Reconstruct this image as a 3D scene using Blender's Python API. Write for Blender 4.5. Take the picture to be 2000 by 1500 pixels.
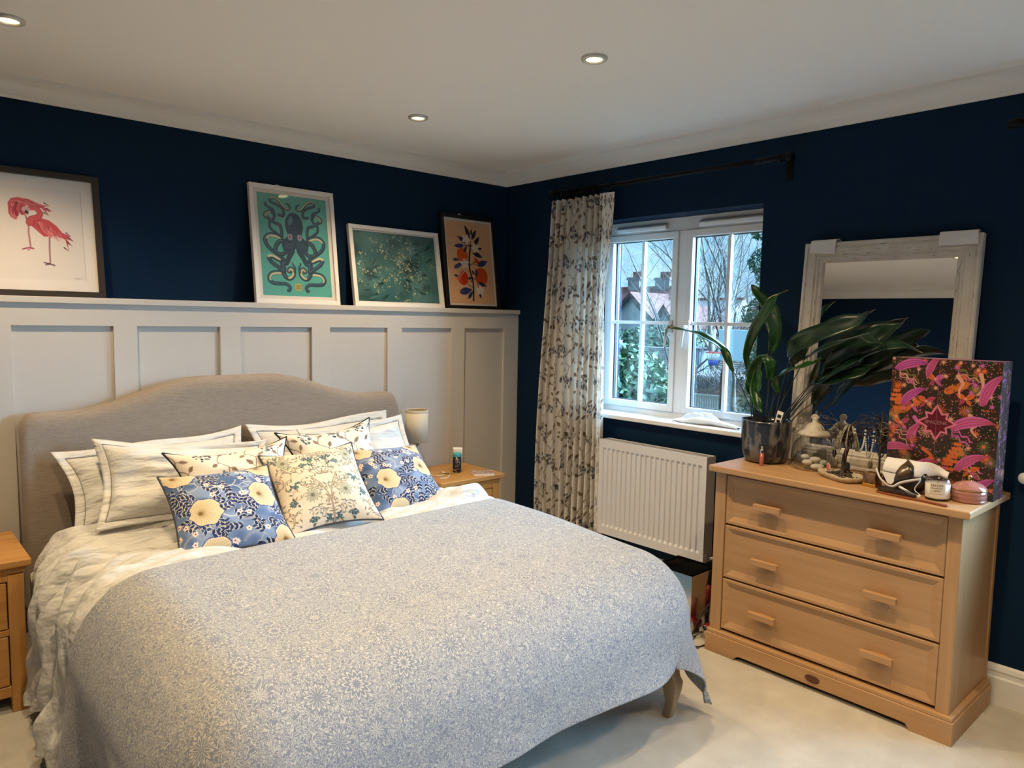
import bpy, bmesh, math, random
import numpy as np
from mathutils import Vector, Matrix, Euler

for _o in list(bpy.data.objects):
    bpy.data.objects.remove(_o)
SC = bpy.context.scene
COL = SC.collection
PI = math.pi

# ------------------------------------------------------------------ camera, sky, exposure
cam_data = bpy.data.cameras.new('camera')
cam_data.sensor_width = 36.0
cam_data.lens = 36.0 * 1423.0 / 2000.0
cam_data.clip_start = 0.05
cam_data.clip_end = 400.0
cam = bpy.data.objects.new('camera', cam_data)
COL.objects.link(cam)
cam.matrix_world = Matrix(((0.74290419, 0.04599154, -0.66781595, -3.264),
                           (-0.66914527, 0.07842123, -0.73898221, -3.6985),
                           (0.01838402, 0.99585887, 0.08903449, 1.465),
                           (0, 0, 0, 1)))
SC.camera = cam

SKY_STRENGTH = 1.75          # radiance scale of the overcast sky
DOWNLIGHT_W = 34.0          # each halogen downlight
SC.view_settings.view_transform = 'Standard'
SC.view_settings.look = 'None'
SC.view_settings.gamma = 1.0
SC.view_settings.use_curve_mapping = False
SC.view_settings.exposure = 1.0

def lin(c):
    if isinstance(c, str):
        c = c.lstrip('#')
        c = tuple(int(c[i:i + 2], 16) / 255.0 for i in (0, 2, 4))
    return tuple((x / 12.92 if x <= 0.04045 else ((x + 0.055) / 1.055) ** 2.4) for x in c)

def make_world():
    w = bpy.data.worlds.new('overcast_sky')
    SC.world = w
    w.use_nodes = True
    nt = w.node_tree
    nt.nodes.clear()
    N = nt.nodes.new
    L = nt.links.new
    out = N('ShaderNodeOutputWorld')
    bg = N('ShaderNodeBackground')
    tc = N('ShaderNodeTexCoord')
    sep = N('ShaderNodeSeparateXYZ')
    L(tc.outputs['Generated'], sep.inputs[0])
    # CIE overcast sky: zenith three times as bright as the horizon
    cl = N('ShaderNodeClamp')
    L(sep.outputs['Z'], cl.inputs[0])
    ma = N('ShaderNodeMath'); ma.operation = 'MULTIPLY_ADD'
    ma.inputs[1].default_value = 2.0; ma.inputs[2].default_value = 1.0
    L(cl.outputs[0], ma.inputs[0])
    mul = N('ShaderNodeMath'); mul.operation = 'MULTIPLY'
    mul.inputs[1].default_value = SKY_STRENGTH / 3.0
    L(ma.outputs[0], mul.inputs[0])
    # drifting cloud: brighter and whiter against pale blue
    mp = N('ShaderNodeMapping')
    mp.inputs['Scale'].default_value = (2.0, 2.0, 9.0)
    L(tc.outputs['Generated'], mp.inputs[0])
    no = N('ShaderNodeTexNoise')
    no.inputs['Scale'].default_value = 2.3
    no.inputs['Detail'].default_value = 6.0
    no.inputs['Roughness'].default_value = 0.55
    L(mp.outputs[0], no.inputs['Vector'])
    cr = N('ShaderNodeValToRGB')
    cr.color_ramp.elements[0].position = 0.40
    cr.color_ramp.elements[0].color = (0.30, 0.62, 0.95, 1)
    cr.color_ramp.elements[1].position = 0.68
    cr.color_ramp.elements[1].color = (0.78, 0.93, 1.0, 1)
    L(no.outputs['Fac'], cr.inputs[0])
    L(cr.outputs[0], bg.inputs['Color'])
    L(mul.outputs[0], bg.inputs['Strength'])
    L(bg.outputs[0], out.inputs['Surface'])
make_world()

# added veiled sun, unseen: a broad cool source to strengthen the daylight
sun_data = bpy.data.lights.new('added_sun', 'SUN')
sun_data.energy = 29.0
sun_data.angle = math.radians(80)
sun_data.color = (0.58, 0.79, 1.0)
sun = bpy.data.objects.new('added_sun', sun_data)
COL.objects.link(sun)
sun.location = (12, -10, 9)
sun.rotation_euler = Vector((-1.5, 1.0, -0.95)).to_track_quat('-Z', 'Y').to_euler()

# ------------------------------------------------------------------ small mesh toolkit
ORIGIN = {}

def thing(name, label, cat, loc=(0, 0, 0), rot=None, group=None):
    o = bpy.data.objects.new(name, None)
    o.empty_display_size = 0.05
    COL.objects.link(o)
    o.location = loc
    if rot is not None:
        o.rotation_euler = rot if isinstance(rot, Euler) else Euler(rot)
        ORIGIN[o] = Vector((0, 0, 0))
    else:
        ORIGIN[o] = Vector(loc)
    tag(o, label, cat, group)
    return o

def tag(o, label=None, cat=None, group=None, kind=None):
    if label: o['label'] = label
    if cat: o['category'] = cat
    if group: o['group'] = group
    if kind: o['kind'] = kind
    return o

def link(name, me, mat=None, parent=None, loc=None):
    o = bpy.data.objects.new(name, me)
    COL.objects.link(o)
    if mat is not None and len(me.materials) == 0:
        me.materials.append(mat)
    if parent is not None:
        o.parent = parent
        ORIGIN[o] = ORIGIN.get(parent, Vector((0, 0, 0)))
    if loc is not None:
        o.location = loc
    return o

class MB:
    """collects vertices and faces"""
    def __init__(s):
        s.v = []; s.f = []; s.sm = []
    def add(s, V, F, smooth=False):
        n = len(s.v)
        s.v.extend([tuple(p) for p in V])
        s.f.extend([tuple(i + n for i in f) for f in F])
        s.sm.extend([smooth] * len(F))
        return s
    def box(s, a, b):
        x0, y0, z0 = [min(p, q) for p, q in zip(a, b)]
        x1, y1, z1 = [max(p, q) for p, q in zip(a, b)]
        V = [(x0, y0, z0), (x1, y0, z0), (x1, y1, z0), (x0, y1, z0), (x0, y0, z1), (x1, y0, z1), (x1, y1, z1), (x0, y1, z1)]
        F = [(3, 2, 1, 0), (4, 5, 6, 7), (0, 1, 5, 4), (1, 2, 6, 5), (2, 3, 7, 6), (3, 0, 4, 7)]
        return s.add(V, F)
    def prism(s, poly, axis, a, b):
        """poly: 2D outline, extruded along axis (0,1,2) from a to b"""
        n = len(poly); V = []
        for h in (a, b):
            for (p, q) in poly:
                V.append((h, p, q) if axis == 0 else (p, h, q) if axis == 1 else (p, q, h))
        F = [tuple(range(n))[::-1], tuple(range(n, 2 * n))]
        for i in range(n):
            j = (i + 1) % n
            F.append((i, j, n + j, n + i))
        return s.add(V, F)
    def lathe(s, prof, c=(0, 0, 0), seg=32, smooth=True, rfun=None):
        """prof: (r,z) pairs from bottom to top; closed at r=0 ends"""
        V = []; F = []; rings = []
        for (r, z) in prof:
            if r < 1e-6:
                rings.append([len(V)]); V.append((c[0], c[1], c[2] + z))
            else:
                st = len(V)
                for i in range(seg):
                    a = 2 * PI * i / seg
                    rr = r * (rfun(a, z) if rfun else 1.0)
                    V.append((c[0] + rr * math.cos(a), c[1] + rr * math.sin(a), c[2] + z))
                rings.append(list(range(st, st + seg)))
        for A, B in zip(rings[:-1], rings[1:]):
            for i in range(seg):
                j = (i + 1) % seg
                if len(A) == 1 and len(B) == 1: continue
                if len(A) == 1: F.append((A[0], B[j], B[i]))
                elif len(B) == 1: F.append((A[i], A[j], B[0]))
                else: F.append((A[i], A[j], B[j], B[i]))
        return s.add(V, F, smooth)
    def tube(s, pts, r, seg=8, smooth=True, cap=True, flat=1.0):
        """tube along pts; r number or list; flat squashes the second axis"""
        P = [Vector(p) for p in pts]
        n = len(P)
        R = [r] * n if not isinstance(r, (list, tuple)) else r
        V = []; F = []
        T = []
        for i in range(n):
            t = (P[min(i + 1, n - 1)] - P[max(i - 1, 0)])
            if t.length < 1e-9: t = Vector((0, 0, 1))
            T.append(t.normalized())
        u = T[0].orthogonal().normalized()
        for i in range(n):
            u = (u - T[i] * u.dot(T[i]))
            if u.length < 1e-6: u = T[i].orthogonal()
            u.normalize()
            w = T[i].cross(u)
            for k in range(seg):
                a = 2 * PI * k / seg
                V.append(P[i] + (u * math.cos(a) + w * math.sin(a) * flat) * R[i])
        for i in range(n - 1):
            for k in range(seg):
                j = (k + 1) % seg
                F.append((i * seg + k, i * seg + j, (i + 1) * seg + j, (i + 1) * seg + k))
        if cap:
            F.append(tuple(range(seg))[::-1])
            F.append(tuple(range((n - 1) * seg, n * seg)))
        return s.add(V, F, smooth)
    def sphere(s, c, r, seg=16, rings=10):
        rr = r if isinstance(r, (tuple, list)) else (r, r, r)
        prof = [(math.sin(PI * i / rings), -math.cos(PI * i / rings)) for i in range(rings + 1)]
        prof[0] = (0, -1); prof[-1] = (0, 1)
        t = MB().lathe(prof, seg=seg)
        return s.add([(c[0] + p[0] * rr[0], c[1] + p[1] * rr[1], c[2] + p[2] * rr[2]) for p in t.v], t.f, True)
    def xf(s, M):
        s.v = [tuple(M @ Vector(p)) for p in s.v]; return s
    def mesh(s, name, off=(0, 0, 0), bevel=0.0, bseg=1, recalc=True):
        me = bpy.data.meshes.new(name)
        ox, oy, oz = off
        me.from_pydata([(p[0] - ox, p[1] - oy, p[2] - oz) for p in s.v], [], s.f)
        me.polygons.foreach_set('use_smooth', s.sm)
        if bevel > 0 or recalc:
            bm = bmesh.new(); bm.from_mesh(me)
            if bevel > 0:
                es = [e for e in bm.edges if len(e.link_faces) == 2 and e.calc_face_angle(0) > 0.5]
                bmesh.ops.bevel(bm, geom=es, offset=bevel, segments=bseg, profile=0.5, affect='EDGES', clamp_overlap=True)
            bmesh.ops.recalc_face_normals(bm, faces=bm.faces)
            bm.to_mesh(me); bm.free()
        me.update()
        return me
    def build(s, name, mat, parent=None, bevel=0.0, bseg=1, recalc=True):
        off = ORIGIN.get(parent, Vector((0, 0, 0)))
        return link(name, s.mesh(name, off, bevel, bseg, recalc), mat, parent)

def solo(name, mb, mat, label, cat, group=None, bevel=0.0, bseg=1, origin=None):
    """a thing that is one mesh, with its origin at its base"""
    V = np.array(mb.v)
    if origin is None:
        origin = ((V[:, 0].min() + V[:, 0].max()) / 2, (V[:, 1].min() + V[:, 1].max()) / 2, V[:, 2].min())
    me = mb.mesh(name, origin, bevel, bseg)
    o = link(name, me, mat)
    o.location = origin
    ORIGIN[o] = Vector(origin)
    return tag(o, label, cat, group)

def grid_mesh(name, X, Y, Z, off=(0, 0, 0), colors=None, smooth=True, uv=None, flip=False):
    """X,Y,Z: (n,m) arrays -> quad grid, optional per-vertex colour (n,m,3) linear, optional uv (n,m,2)"""
    n, m = X.shape
    co = np.stack([X - off[0], Y - off[1], Z - off[2]], -1).reshape(-1, 3).astype(np.float32)
    idx = np.arange(n * m).reshape(n, m)
    q = np.stack([idx[:-1, :-1], idx[:-1, 1:], idx[1:, 1:], idx[1:, :-1]], -1).reshape(-1, 4)
    if flip: q = q[:, ::-1]
    me = bpy.data.meshes.new(name)
    me.vertices.add(n * m)
    me.vertices.foreach_set('co', co.ravel())
    nq = len(q)
    me.loops.add(nq * 4)
    me.loops.foreach_set('vertex_index', q.ravel().astype(np.int32))
    me.polygons.add(nq)
    me.polygons.foreach_set('loop_start', np.arange(0, nq * 4, 4, dtype=np.int32))
    me.polygons.foreach_set('use_smooth', np.full(nq, smooth))
    me.update(calc_edges=True)
    if colors is not None:
        at = me.color_attributes.new('paint', 'FLOAT_COLOR', 'POINT')
        c4 = np.ones((n * m, 4), np.float32)
        c4[:, :3] = colors.reshape(-1, 3)
        at.data.foreach_set('color', c4.ravel())
    if uv is not None:
        ul = me.uv_layers.new(name='st')
        ul.data.foreach_set('uv', uv.reshape(-1, 2)[q.ravel()].astype(np.float32).ravel())
    me.validate()
    return me

def sines(seed, n, kmin, kmax):
    r = np.random.RandomState(seed)
    k = np.exp(r.uniform(math.log(kmin), math.log(kmax), n))
    a = r.uniform(0, 2 * PI, n)
    return np.stack([k * np.cos(a), k * np.sin(a), r.uniform(0, 2 * PI, n), (kmin / k) ** 0.8], 1)

def wob(S, x, y):
    """smooth pseudo noise, about -1..1"""
    o = np.zeros_like(x, dtype=float)
    for kx, ky, ph, am in S:
        o = o + am * np.sin(kx * x + ky * y + ph)
    return o / math.sqrt(0.5 * np.sum(S[:, 3] ** 2)) * 0.5

def smooth01(x):
    x = np.clip(x, 0, 1)
    return x * x * (3 - 2 * x)

def catmull(pts, n=8):
    P = [np.array(p, float) for p in pts]
    P = [2 * P[0] - P[1]] + P + [2 * P[-1] - P[-2]]
    out = []
    for i in range(1, len(P) - 2):
        for k in range(n):
            t = k / n
            a, b, c, d = P[i - 1], P[i], P[i + 1], P[i + 2]
            out.append(0.5 * ((2 * b) + (-a + c) * t + (2 * a - 5 * b + 4 * c - d) * t * t + (-a + 3 * b - 3 * c + d) * t ** 3))
    out.append(P[-2])
    return out

# ------------------------------------------------------------------ materials
def new_mat(name):
    m = bpy.data.materials.new(name)
    m.use_nodes = True
    nt = m.node_tree
    b = nt.nodes['Principled BSDF']
    return m, nt, b

def mat(name, col, rough=0.6, metal=0.0, spec=0.5, col2=None, scale=8.0, stretch=(1, 1, 1), lo=0.35, hi=0.65,
        detail=4.0, bump=0.0, bscale=None, bstretch=None, sheen=0.0, coat=0.0, trans=0.0, ior=1.45, attr=None, uv=False,
        emit=None, estr=0.0, subs=0.0, dist=0.0, bdist=0.01):
    m, nt, b = new_mat(name)
    N = nt.nodes.new; L = nt.links.new
    c = lin(col) if isinstance(col, str) else col
    b.inputs['Base Color'].default_value = (*c, 1)
    b.inputs['Roughness'].default_value = rough
    b.inputs['Metallic'].default_value = metal
    b.inputs['Specular IOR Level'].default_value = spec
    b.inputs['Sheen Weight'].default_value = sheen
    b.inputs['Coat Weight'].default_value = coat
    b.inputs['Coat Roughness'].default_value = 0.08
    b.inputs['Transmission Weight'].default_value = trans
    b.inputs['IOR'].default_value = ior
    if subs:
        b.inputs['Subsurface Weight'].default_value = subs
        b.inputs['Subsurface Radius'].default_value = (0.02, 0.02, 0.02)
    if emit is not None:
        b.inputs['Emission Color'].default_value = (*(lin(emit) if isinstance(emit, str) else emit), 1)
        b.inputs['Emission Strength'].default_value = estr
    tc = N('ShaderNodeTexCoord')
    src = tc.outputs['UV'] if uv else tc.outputs['Object']
    def noise(sc, st, det=4.0, ds=0.0):
        mp = N('ShaderNodeMapping'); mp.inputs['Scale'].default_value = st
        L(src, mp.inputs[0])
        no = N('ShaderNodeTexNoise'); no.inputs['Scale'].default_value = sc; no.inputs['Detail'].default_value = det
        no.inputs['Distortion'].default_value = ds
        L(mp.outputs[0], no.inputs['Vector'])
        return no
    colour_out = None
    if attr:
        at = N('ShaderNodeAttribute'); at.attribute_name = attr
        colour_out = at.outputs['Color']
    if col2 is not None:
        no = noise(scale, stretch, detail, dist)
        cr = N('ShaderNodeValToRGB')
        cr.color_ramp.elements[0].position = lo; cr.color_ramp.elements[1].position = hi
        cr.color_ramp.elements[0].color = (*c, 1)
        cr.color_ramp.elements[1].color = (*(lin(col2) if isinstance(col2, str) else col2), 1)
        L(no.outputs['Fac'], cr.inputs[0])
        if colour_out is not None:
            mx = N('ShaderNodeMix'); mx.data_type = 'RGBA'; mx.blend_type = 'MULTIPLY'
            mx.inputs['Factor'].default_value = 1.0
            L(colour_out, mx.inputs['A']); L(cr.outputs[0], mx.inputs['B'])
            colour_out = mx.outputs['Result']
        else:
            colour_out = cr.outputs[0]
    if colour_out is not None:
        L(colour_out, b.inputs['Base Color'])
    if bump > 0:
        no = noise(bscale or scale * 4, bstretch or (1, 1, 1), 3.0)
        bp = N('ShaderNodeBump'); bp.inputs['Strength'].default_value = bump
        bp.inputs['Distance'].default_value = bdist
        L(no.outputs['Fac'], bp.inputs['Height'])
        L(bp.outputs[0], b.inputs['Normal'])
    return m

def pane_mat(name, tint=(0.93, 0.97, 0.98), refl=1.0):
    """thin clear glass: passes light straight through and reflects by Fresnel"""
    m, nt, b = new_mat(name)
    nt.nodes.remove(b)
    N = nt.nodes.new; L = nt.links.new
    out = nt.nodes['Material Output']
    tr = N('ShaderNodeBsdfTransparent'); tr.inputs[0].default_value = (*tint, 1)
    gl = N('ShaderNodeBsdfGlossy'); gl.inputs['Roughness'].default_value = 0.02
    lw = N('ShaderNodeLayerWeight'); lw.inputs['Blend'].default_value = 0.5
    pw = N('ShaderNodeMath'); pw.operation = 'POWER'; pw.inputs[1].default_value = 5.0     # Schlick, the same from both sides
    L(lw.outputs['Facing'], pw.inputs[0])
    mu = N('ShaderNodeMath'); mu.operation = 'MULTIPLY_ADD'
    mu.inputs[1].default_value = 0.96 * refl; mu.inputs[2].default_value = 0.04 * refl
    L(pw.outputs[0], mu.inputs[0])
    mx = N('ShaderNodeMixShader')
    L(mu.outputs[0], mx.inputs[0]); L(tr.outputs[0], mx.inputs[1]); L(gl.outputs[0], mx.inputs[2])
    L(mx.outputs[0], out.inputs['Surface'])
    return m

def wood(name, c1, c2, axis=1, scale=3.0, rough=0.42, spec=0.4):
    st = [14.0, 14.0, 14.0]; st[axis] = 0.9
    return mat(name, c1, rough, spec=spec, col2=c2, scale=scale, stretch=tuple(st), lo=0.3, hi=0.7, detail=5.0, dist=0.4,
               bump=0.04, bscale=scale * 3, bstretch=tuple(st))

M = {}
M['navy'] = mat('navy_wall_paint', (0.0016, 0.0150, 0.0415), 0.6, spec=0.15, bump=0.05, bscale=180)
M['white_paint'] = mat('white_satin_paint', (0.76, 0.75, 0.73), 0.4, spec=0.4)
M['panel_paint'] = mat('warm_grey_panel_paint', (0.53, 0.50, 0.465), 0.45, spec=0.35)
M['ceiling'] = mat('matt_white_ceiling', (0.87, 0.86, 0.84), 0.9, spec=0.1)
M['carpet'] = mat('beige_carpet', (0.52, 0.48, 0.42), 0.95, spec=0.05, col2=(0.61, 0.57, 0.50), scale=9, lo=0.3, hi=0.7,
                  bump=0.6, bscale=420, sheen=0.2)
M['upvc'] = mat('white_upvc', (0.80, 0.81, 0.82), 0.25, spec=0.5)
M['rubber'] = mat('black_rubber_seal', (0.012, 0.012, 0.014), 0.5)
M['black_metal'] = mat('matt_black_metal', (0.0025, 0.0025, 0.004), 0.5, spec=0.2)
M['chrome'] = mat('chrome', (0.75, 0.75, 0.76), 0.12, metal=1.0)
M['brushed'] = mat('brushed_nickel', (0.55, 0.54, 0.52), 0.3, metal=1.0)
M['glass'] = pane_mat('clear_window_glass', (0.78, 0.90, 0.96))
M['pic_glass'] = pane_mat('picture_glass', (0.98, 0.98, 0.98), 1.0)
M['headboard'] = mat('taupe_linen', (0.25, 0.205, 0.17), 0.9, spec=0.1, col2=(0.32, 0.265, 0.22), scale=5, stretch=(6, 6, 60),
                     lo=0.3, hi=0.7, bump=0.25, bscale=220, sheen=0.2)
M['linen'] = mat('white_cotton', (0.66, 0.65, 0.63), 0.85, spec=0.15, bump=0.7, bscale=11, bstretch=(.6, 1, 2.2), bdist=.04, sheen=0.15)
M['linen_crumpled'] = mat('crumpled_white_cotton', (0.58, 0.57, 0.55), 0.85, spec=0.15, bump=0.8, bscale=11, bstretch=(.6, 1.7, 1.1), bdist=.05, sheen=0.15)
M['linen_sheet'] = mat('white_fitted_sheet', (0.66, 0.65, 0.63), 0.85, spec=0.15, bump=0.1, bscale=25)
M['stitch'] = mat('grey_stitching', (0.20, 0.19, 0.19), 0.9)
M['navy_piping'] = mat('navy_piping', (0.008, 0.010, 0.022), 0.8)
M['beech'] = wood('beech_wood', (0.39, 0.225, 0.108), (0.46, 0.275, 0.14), axis=1)
M['beech_v'] = wood('beech_wood_upright', (0.39, 0.225, 0.108), (0.46, 0.275, 0.14), axis=2)
M['oak'] = wood('honey_oak', (0.42, 0.20, 0.055), (0.56, 0.29, 0.09), axis=0)
M['oak_v'] = wood('honey_oak_upright', (0.42, 0.20, 0.055), (0.56, 0.29, 0.09), axis=2)
M['dark_gap'] = mat('painted_gap_shade', (0.03, 0.015, 0.008), 0.8)  # dark colour standing in for shade behind drawer fronts
M['paint_cloth'] = mat('printed_cotton', (1, 1, 1), 0.9, spec=0.1, attr='paint', bump=0.15, bscale=260, sheen=0.1)
M['paint_print'] = mat('printed_paper', (1, 1, 1), 0.7, spec=0.2, attr='paint')
M['paint_gloss'] = mat('printed_gloss_card', (1, 1, 1), 0.3, spec=0.5, attr='paint')
# ------------------------------------------------------------------ the room
RX0, RY0, RH = -4.06, -4.80, 2.415
def struct(name, mb, m, parent=None, bevel=0.0):
    o = mb.build(name, m, parent, bevel)
    if parent is None: o['kind'] = 'structure'
    return o

struct('floor', MB().box((RX0 - .2, RY0 - .2, -.12), (0.3, 0.2, 0)), M['carpet'])
struct('ceiling', MB().box((RX0 - .2, RY0 - .2, RH), (0.3, 0.2, RH + .15)), M['ceiling'])
struct('wall_back', MB().box((RX0 - .2, 0, 0), (0.3, 0.2, RH)), M['navy'])
struct('wall_left', MB().box((RX0 - .2, RY0, 0), (RX0, 0, RH)), M['navy'])
struct('wall_front', MB().box((RX0 - .2, RY0 - .2, 0), (0.3, RY0, RH)), M['navy'])
W1 = (-1.86, -0.75, 0.905, 2.04)     # opening of the window in view: y0,y1,z0,z1
W2 = (-4.72, -3.22, 0.905, 2.06)     # wide window further along the same wall, beyond the frame
w = MB()
w.box((0, RY0, 0), (0.3, W2[0], RH)); w.box((0, W2[0], W2[3]), (0.3, W2[1], RH))
w.box((0, W2[0], 0), (0.3, W2[1], W2[2]))
w.box((0, W2[1], 0), (0.3, W1[0], RH))
w.box((0, W1[0], 0), (0.3, W1[1], W1[2])); w.box((0, W1[0], W1[3]), (0.3, W1[1], RH))
w.box((0, W1[1], 0), (0.3, 0, RH))
struct('wall_right', w, M['navy'])

# cornice: cove on the wall angle with a small bead at the ceiling
def cove(n=7):
    pr = [(0, 0), (0.004, -0.082), (0.014, -0.080)]
    for i in range(n + 1):
        a = PI / 2 * i / n
        pr.append((0.074 - 0.058 * math.cos(a), -0.016 - 0.060 * (1 - math.sin(a))))
    pr += [(0.078, -0.014), (0.080, 0)]
    return pr
cv = cove()
struct('trim_1', MB().prism([(-d, RH + h) for d, h in cv], 0, RX0, 0), M['white_paint'])          # above the bed wall
struct('trim_2', MB().prism([(-d, RH + h) for d, h in cv], 1, RY0, 0), M['white_paint'])          # above the window wall
struct('trim_3', MB().prism([(RX0 + d, RH + h) for d, h in cv], 1, RY0, 0), M['white_paint'])
struct('trim_4', MB().prism([(RY0 + d, RH + h) for d, h in cv], 0, RX0, 0), M['white_paint'])

sk = [(0, 0), (.018, 0), (.018, .105), (.013, .112), (.013, .128), (.016, .134), (.011, .150), (.004, .157), (0, .157)]
struct('baseboard_right', MB().prism([(-d, h) for d, h in sk], 1, RY0, -.14), M['white_paint'])
struct('baseboard_left', MB().prism([(RX0 + d, h) for d, h in sk], 1, RY0, 0), M['white_paint'])

# wall panelling behind the bed: boards, rail and picture shelf
pan = bpy.data.objects.new('trim_5', None); COL.objects.link(pan); pan['kind'] = 'structure'
ORIGIN[pan] = Vector((0, 0, 0))
MB().box((RX0, -.124, 0), (0, 0, 1.495)).build('panel_board', M['panel_paint'], pan)
MB().box((RX0, -.140, 1.401), (0, -.120, 1.4955)).build('top_rail', M['panel_paint'], pan, .001)
MB().box((RX0, -.140, 0), (0, -.120, .16)).build('bottom_rail', M['panel_paint'], pan, .001)
MB().box((RX0, -.156, 1.495), (0, 0, 1.522)).build('shelf', M['panel_paint'], pan, .002)
for a, b in ((-.124, 0), (-.553, -.450), (-1.009, -.912), (-1.474, -1.368), (-1.951, -1.852), (-2.415, -2.320), (-2.885, -2.790),
             (-3.35, -3.255), (-3.82, -3.725)):
    MB().box((a, -.140, .155), (b, -.120, 1.402)).build('stile', M['panel_paint'], pan, .001)

# ------------------------------------------------------------------ window in view
win = bpy.data.objects.new('window_1', None); COL.objects.link(win); win['kind'] = 'structure'
ORIGIN[win] = Vector((0, 0, 0))
XF = 0.155
f = MB()
f.box((XF, -1.90, .905), (.225, -.72, .955)); f.box((XF, -1.90, 1.968), (.225, -.72, 2.06))
f.box((XF, -1.90, .955), (.225, -1.842, 1.968)); f.box((XF, -.775, .955), (.225, -.72, 1.968))
f.build('frame', M['upvc'], win, .003)
MB().box((XF - .004, -1.333, .955), (.225, -1.277, 1.968)).build('mullion', M['upvc'], win, .003)
MB().box((-.042, -1.93, .902), (XF + .01, -.70, .926)).build('window_sill', M['white_paint'], win, .004, 2)
for a, b in ((-1.20, -.845), (-1.80, -1.413)):
    v = MB(); v.prism([(XF, 1.984), (XF - .022, 1.978), (XF - .026, 2.000), (XF - .016, 2.010), (XF, 2.012)], 1, a, b)
    v.build('trickle_vent', M['upvc'], win, .003)
for (y0, y1, hy) in ((-1.277, -.775, -1.25), (-1.842, -1.333, -1.36)):
    z0, z1, b = .956, 1.967, .038
    s = MB(); x0, x1 = XF - .012, .215
    s.box((x0, y0, z0), (x1, y1, z0 + b)); s.box((x0, y0, z1 - b), (x1, y1, z1))
    s.box((x0, y0, z0 + b), (x1, y0 + b, z1 - b)); s.box((x0, y1 - b, z0 + b), (x1, y1, z1 - b))
    sash = s.build('sash', M['upvc'], win, .003)
    g0, g1, h0, h1 = y0 + b, y1 - b, z0 + b, z1 - b
    ym, zm = (g0 + g1) / 2, 1.458
    t = MB()
    for u0, u1 in ((g0, ym), (ym, g1)):
        for q0, q1 in ((h0, zm), (zm, h1)):
            MB().box((.190, u0, q0), (.194, u1, q1)).build('pane', M['glass'], sash)
    t = MB()
    t.box((.158, ym - .0095, h0), (.186, ym + .0095, h1)); t.box((.159, g0, zm - .0095), (.185, g1, zm + .0095))
    t.build('glazing_bar', M['upvc'], sash, .002)
    r = MB(); k = .007
    r.box((.176, g0 - .001, h0), (.198, g0 + k, h1)); r.box((.176, g1 - k, h0), (.198, g1 + .001, h1))
    r.box((.176, g0, h0 - .001), (.198, g1, h0 + .003)); r.box((.176, g0, h1 - .003), (.198, g1, h1 + .001))
    r.box((.1865, ym + .0095, h0), (.1895, ym + .0125, h1))
    r.build('seal', M['rubber'], sash)
    h = MB()
    h.box((x0 - .008, hy - .012, 1.405), (x0 + .001, hy + .012, 1.475))
    h.tube([(x0 - .006, hy, 1.44), (x0 - .030, hy, 1.438), (x0 - .036, hy + .004, 1.425), (x0 - .036, hy + .010, 1.38), (x0 - .034, hy + .016, 1.325)],
           [.010, .010, .010, .008, .007], 10)
    h.build('handle', M['upvc'] if hy < -1.3 else M['brushed'], sash)

# second window along the same wall, outside the frame of the photograph
w2 = bpy.data.objects.new('window_2', None); COL.objects.link(w2); w2['kind'] = 'structure'
ORIGIN[w2] = Vector((0, 0, 0))
f = MB(); y0, y1, zb, z1 = W2; ym = (y0 + y1) / 2
f.box((.15, y0, zb), (.22, y0 + .05, z1)); f.box((.15, y1 - .05, zb), (.22, y1, z1)); f.box((.15, y0, z1 - .06), (.22, y1, z1))
f.box((.15, y0, zb), (.22, y1, zb + .06)); f.box((.15, ym - .04, zb), (.22, ym + .04, z1))
f.build('frame', M['upvc'], w2, .003)
MB().box((-.042, y0 - .05, zb - .003), (.16, y1 + .05, zb + .021)).build('window_sill', M['white_paint'], w2, .004, 2)
for a, b in ((y0 + .05, ym - .04), (ym + .04, y1 - .05)):
    MB().box((.185, a, zb + .06), (.189, b, z1 - .06)).build('pane', M['glass'], w2)

# ------------------------------------------------------------------ downlights
M['bezel'] = mat('satin_nickel_bezel', (0.62, 0.61, 0.60), 0.35, metal=.35)
M['bulb'] = mat('lit_halogen_bulb', (1, 0.9, 0.7), 0.3, emit=(1.0, 0.80, 0.36), estr=2.4)
WARM = (1.0, 0.74, 0.42)
def downlight(x, y, label):
    t = thing('downlight', label, 'light', (x, y, RH), group='recessed ceiling downlights')
    MB().lathe([(.030, -.004), (.031, -.009), (.040, -.012), (.047, -.009), (.048, .0)], (x, y, RH), 32).build('bezel', M['bezel'], t)
    MB().lathe([(0, -.006), (.024, -.007), (.0305, -.005), (.031, .0)], (x, y, RH), 24).build('bulb', M['bulb'], t)
    ld = bpy.data.lights.new('halogen_beam', 'SPOT')
    ld.energy = DOWNLIGHT_W; ld.color = WARM; ld.spot_size = math.radians(128); ld.spot_blend = 0.75; ld.shadow_soft_size = 0.025
    lo = bpy.data.objects.new('halogen_beam', ld); COL.objects.link(lo); lo.parent = t; lo.location = (0, 0, -.02)
for x, y, lb in ((-1.22, -.735, 'round recessed ceiling downlight above the pillows near the octopus print'),
                 (-1.22, -1.850, 'round recessed ceiling downlight above the foot of the bed'),
                 (-2.84, -.735, 'brightly lit ceiling downlight above the flamingo print'),
                 (-2.84, -1.850, 'ceiling downlight over the left side of the bed'),
                 (-1.22, -2.965, 'ceiling downlight over the open carpet beside the chest'),
                 (-2.84, -2.965, 'ceiling downlight over the carpet beyond the foot of the bed'),
                 (-1.22, -4.080, 'ceiling downlight nearest the second curtain pole'),
                 (-2.84, -4.080, 'ceiling downlight at the far end of the room from the bed')):
    downlight(x, y, lb)
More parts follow.
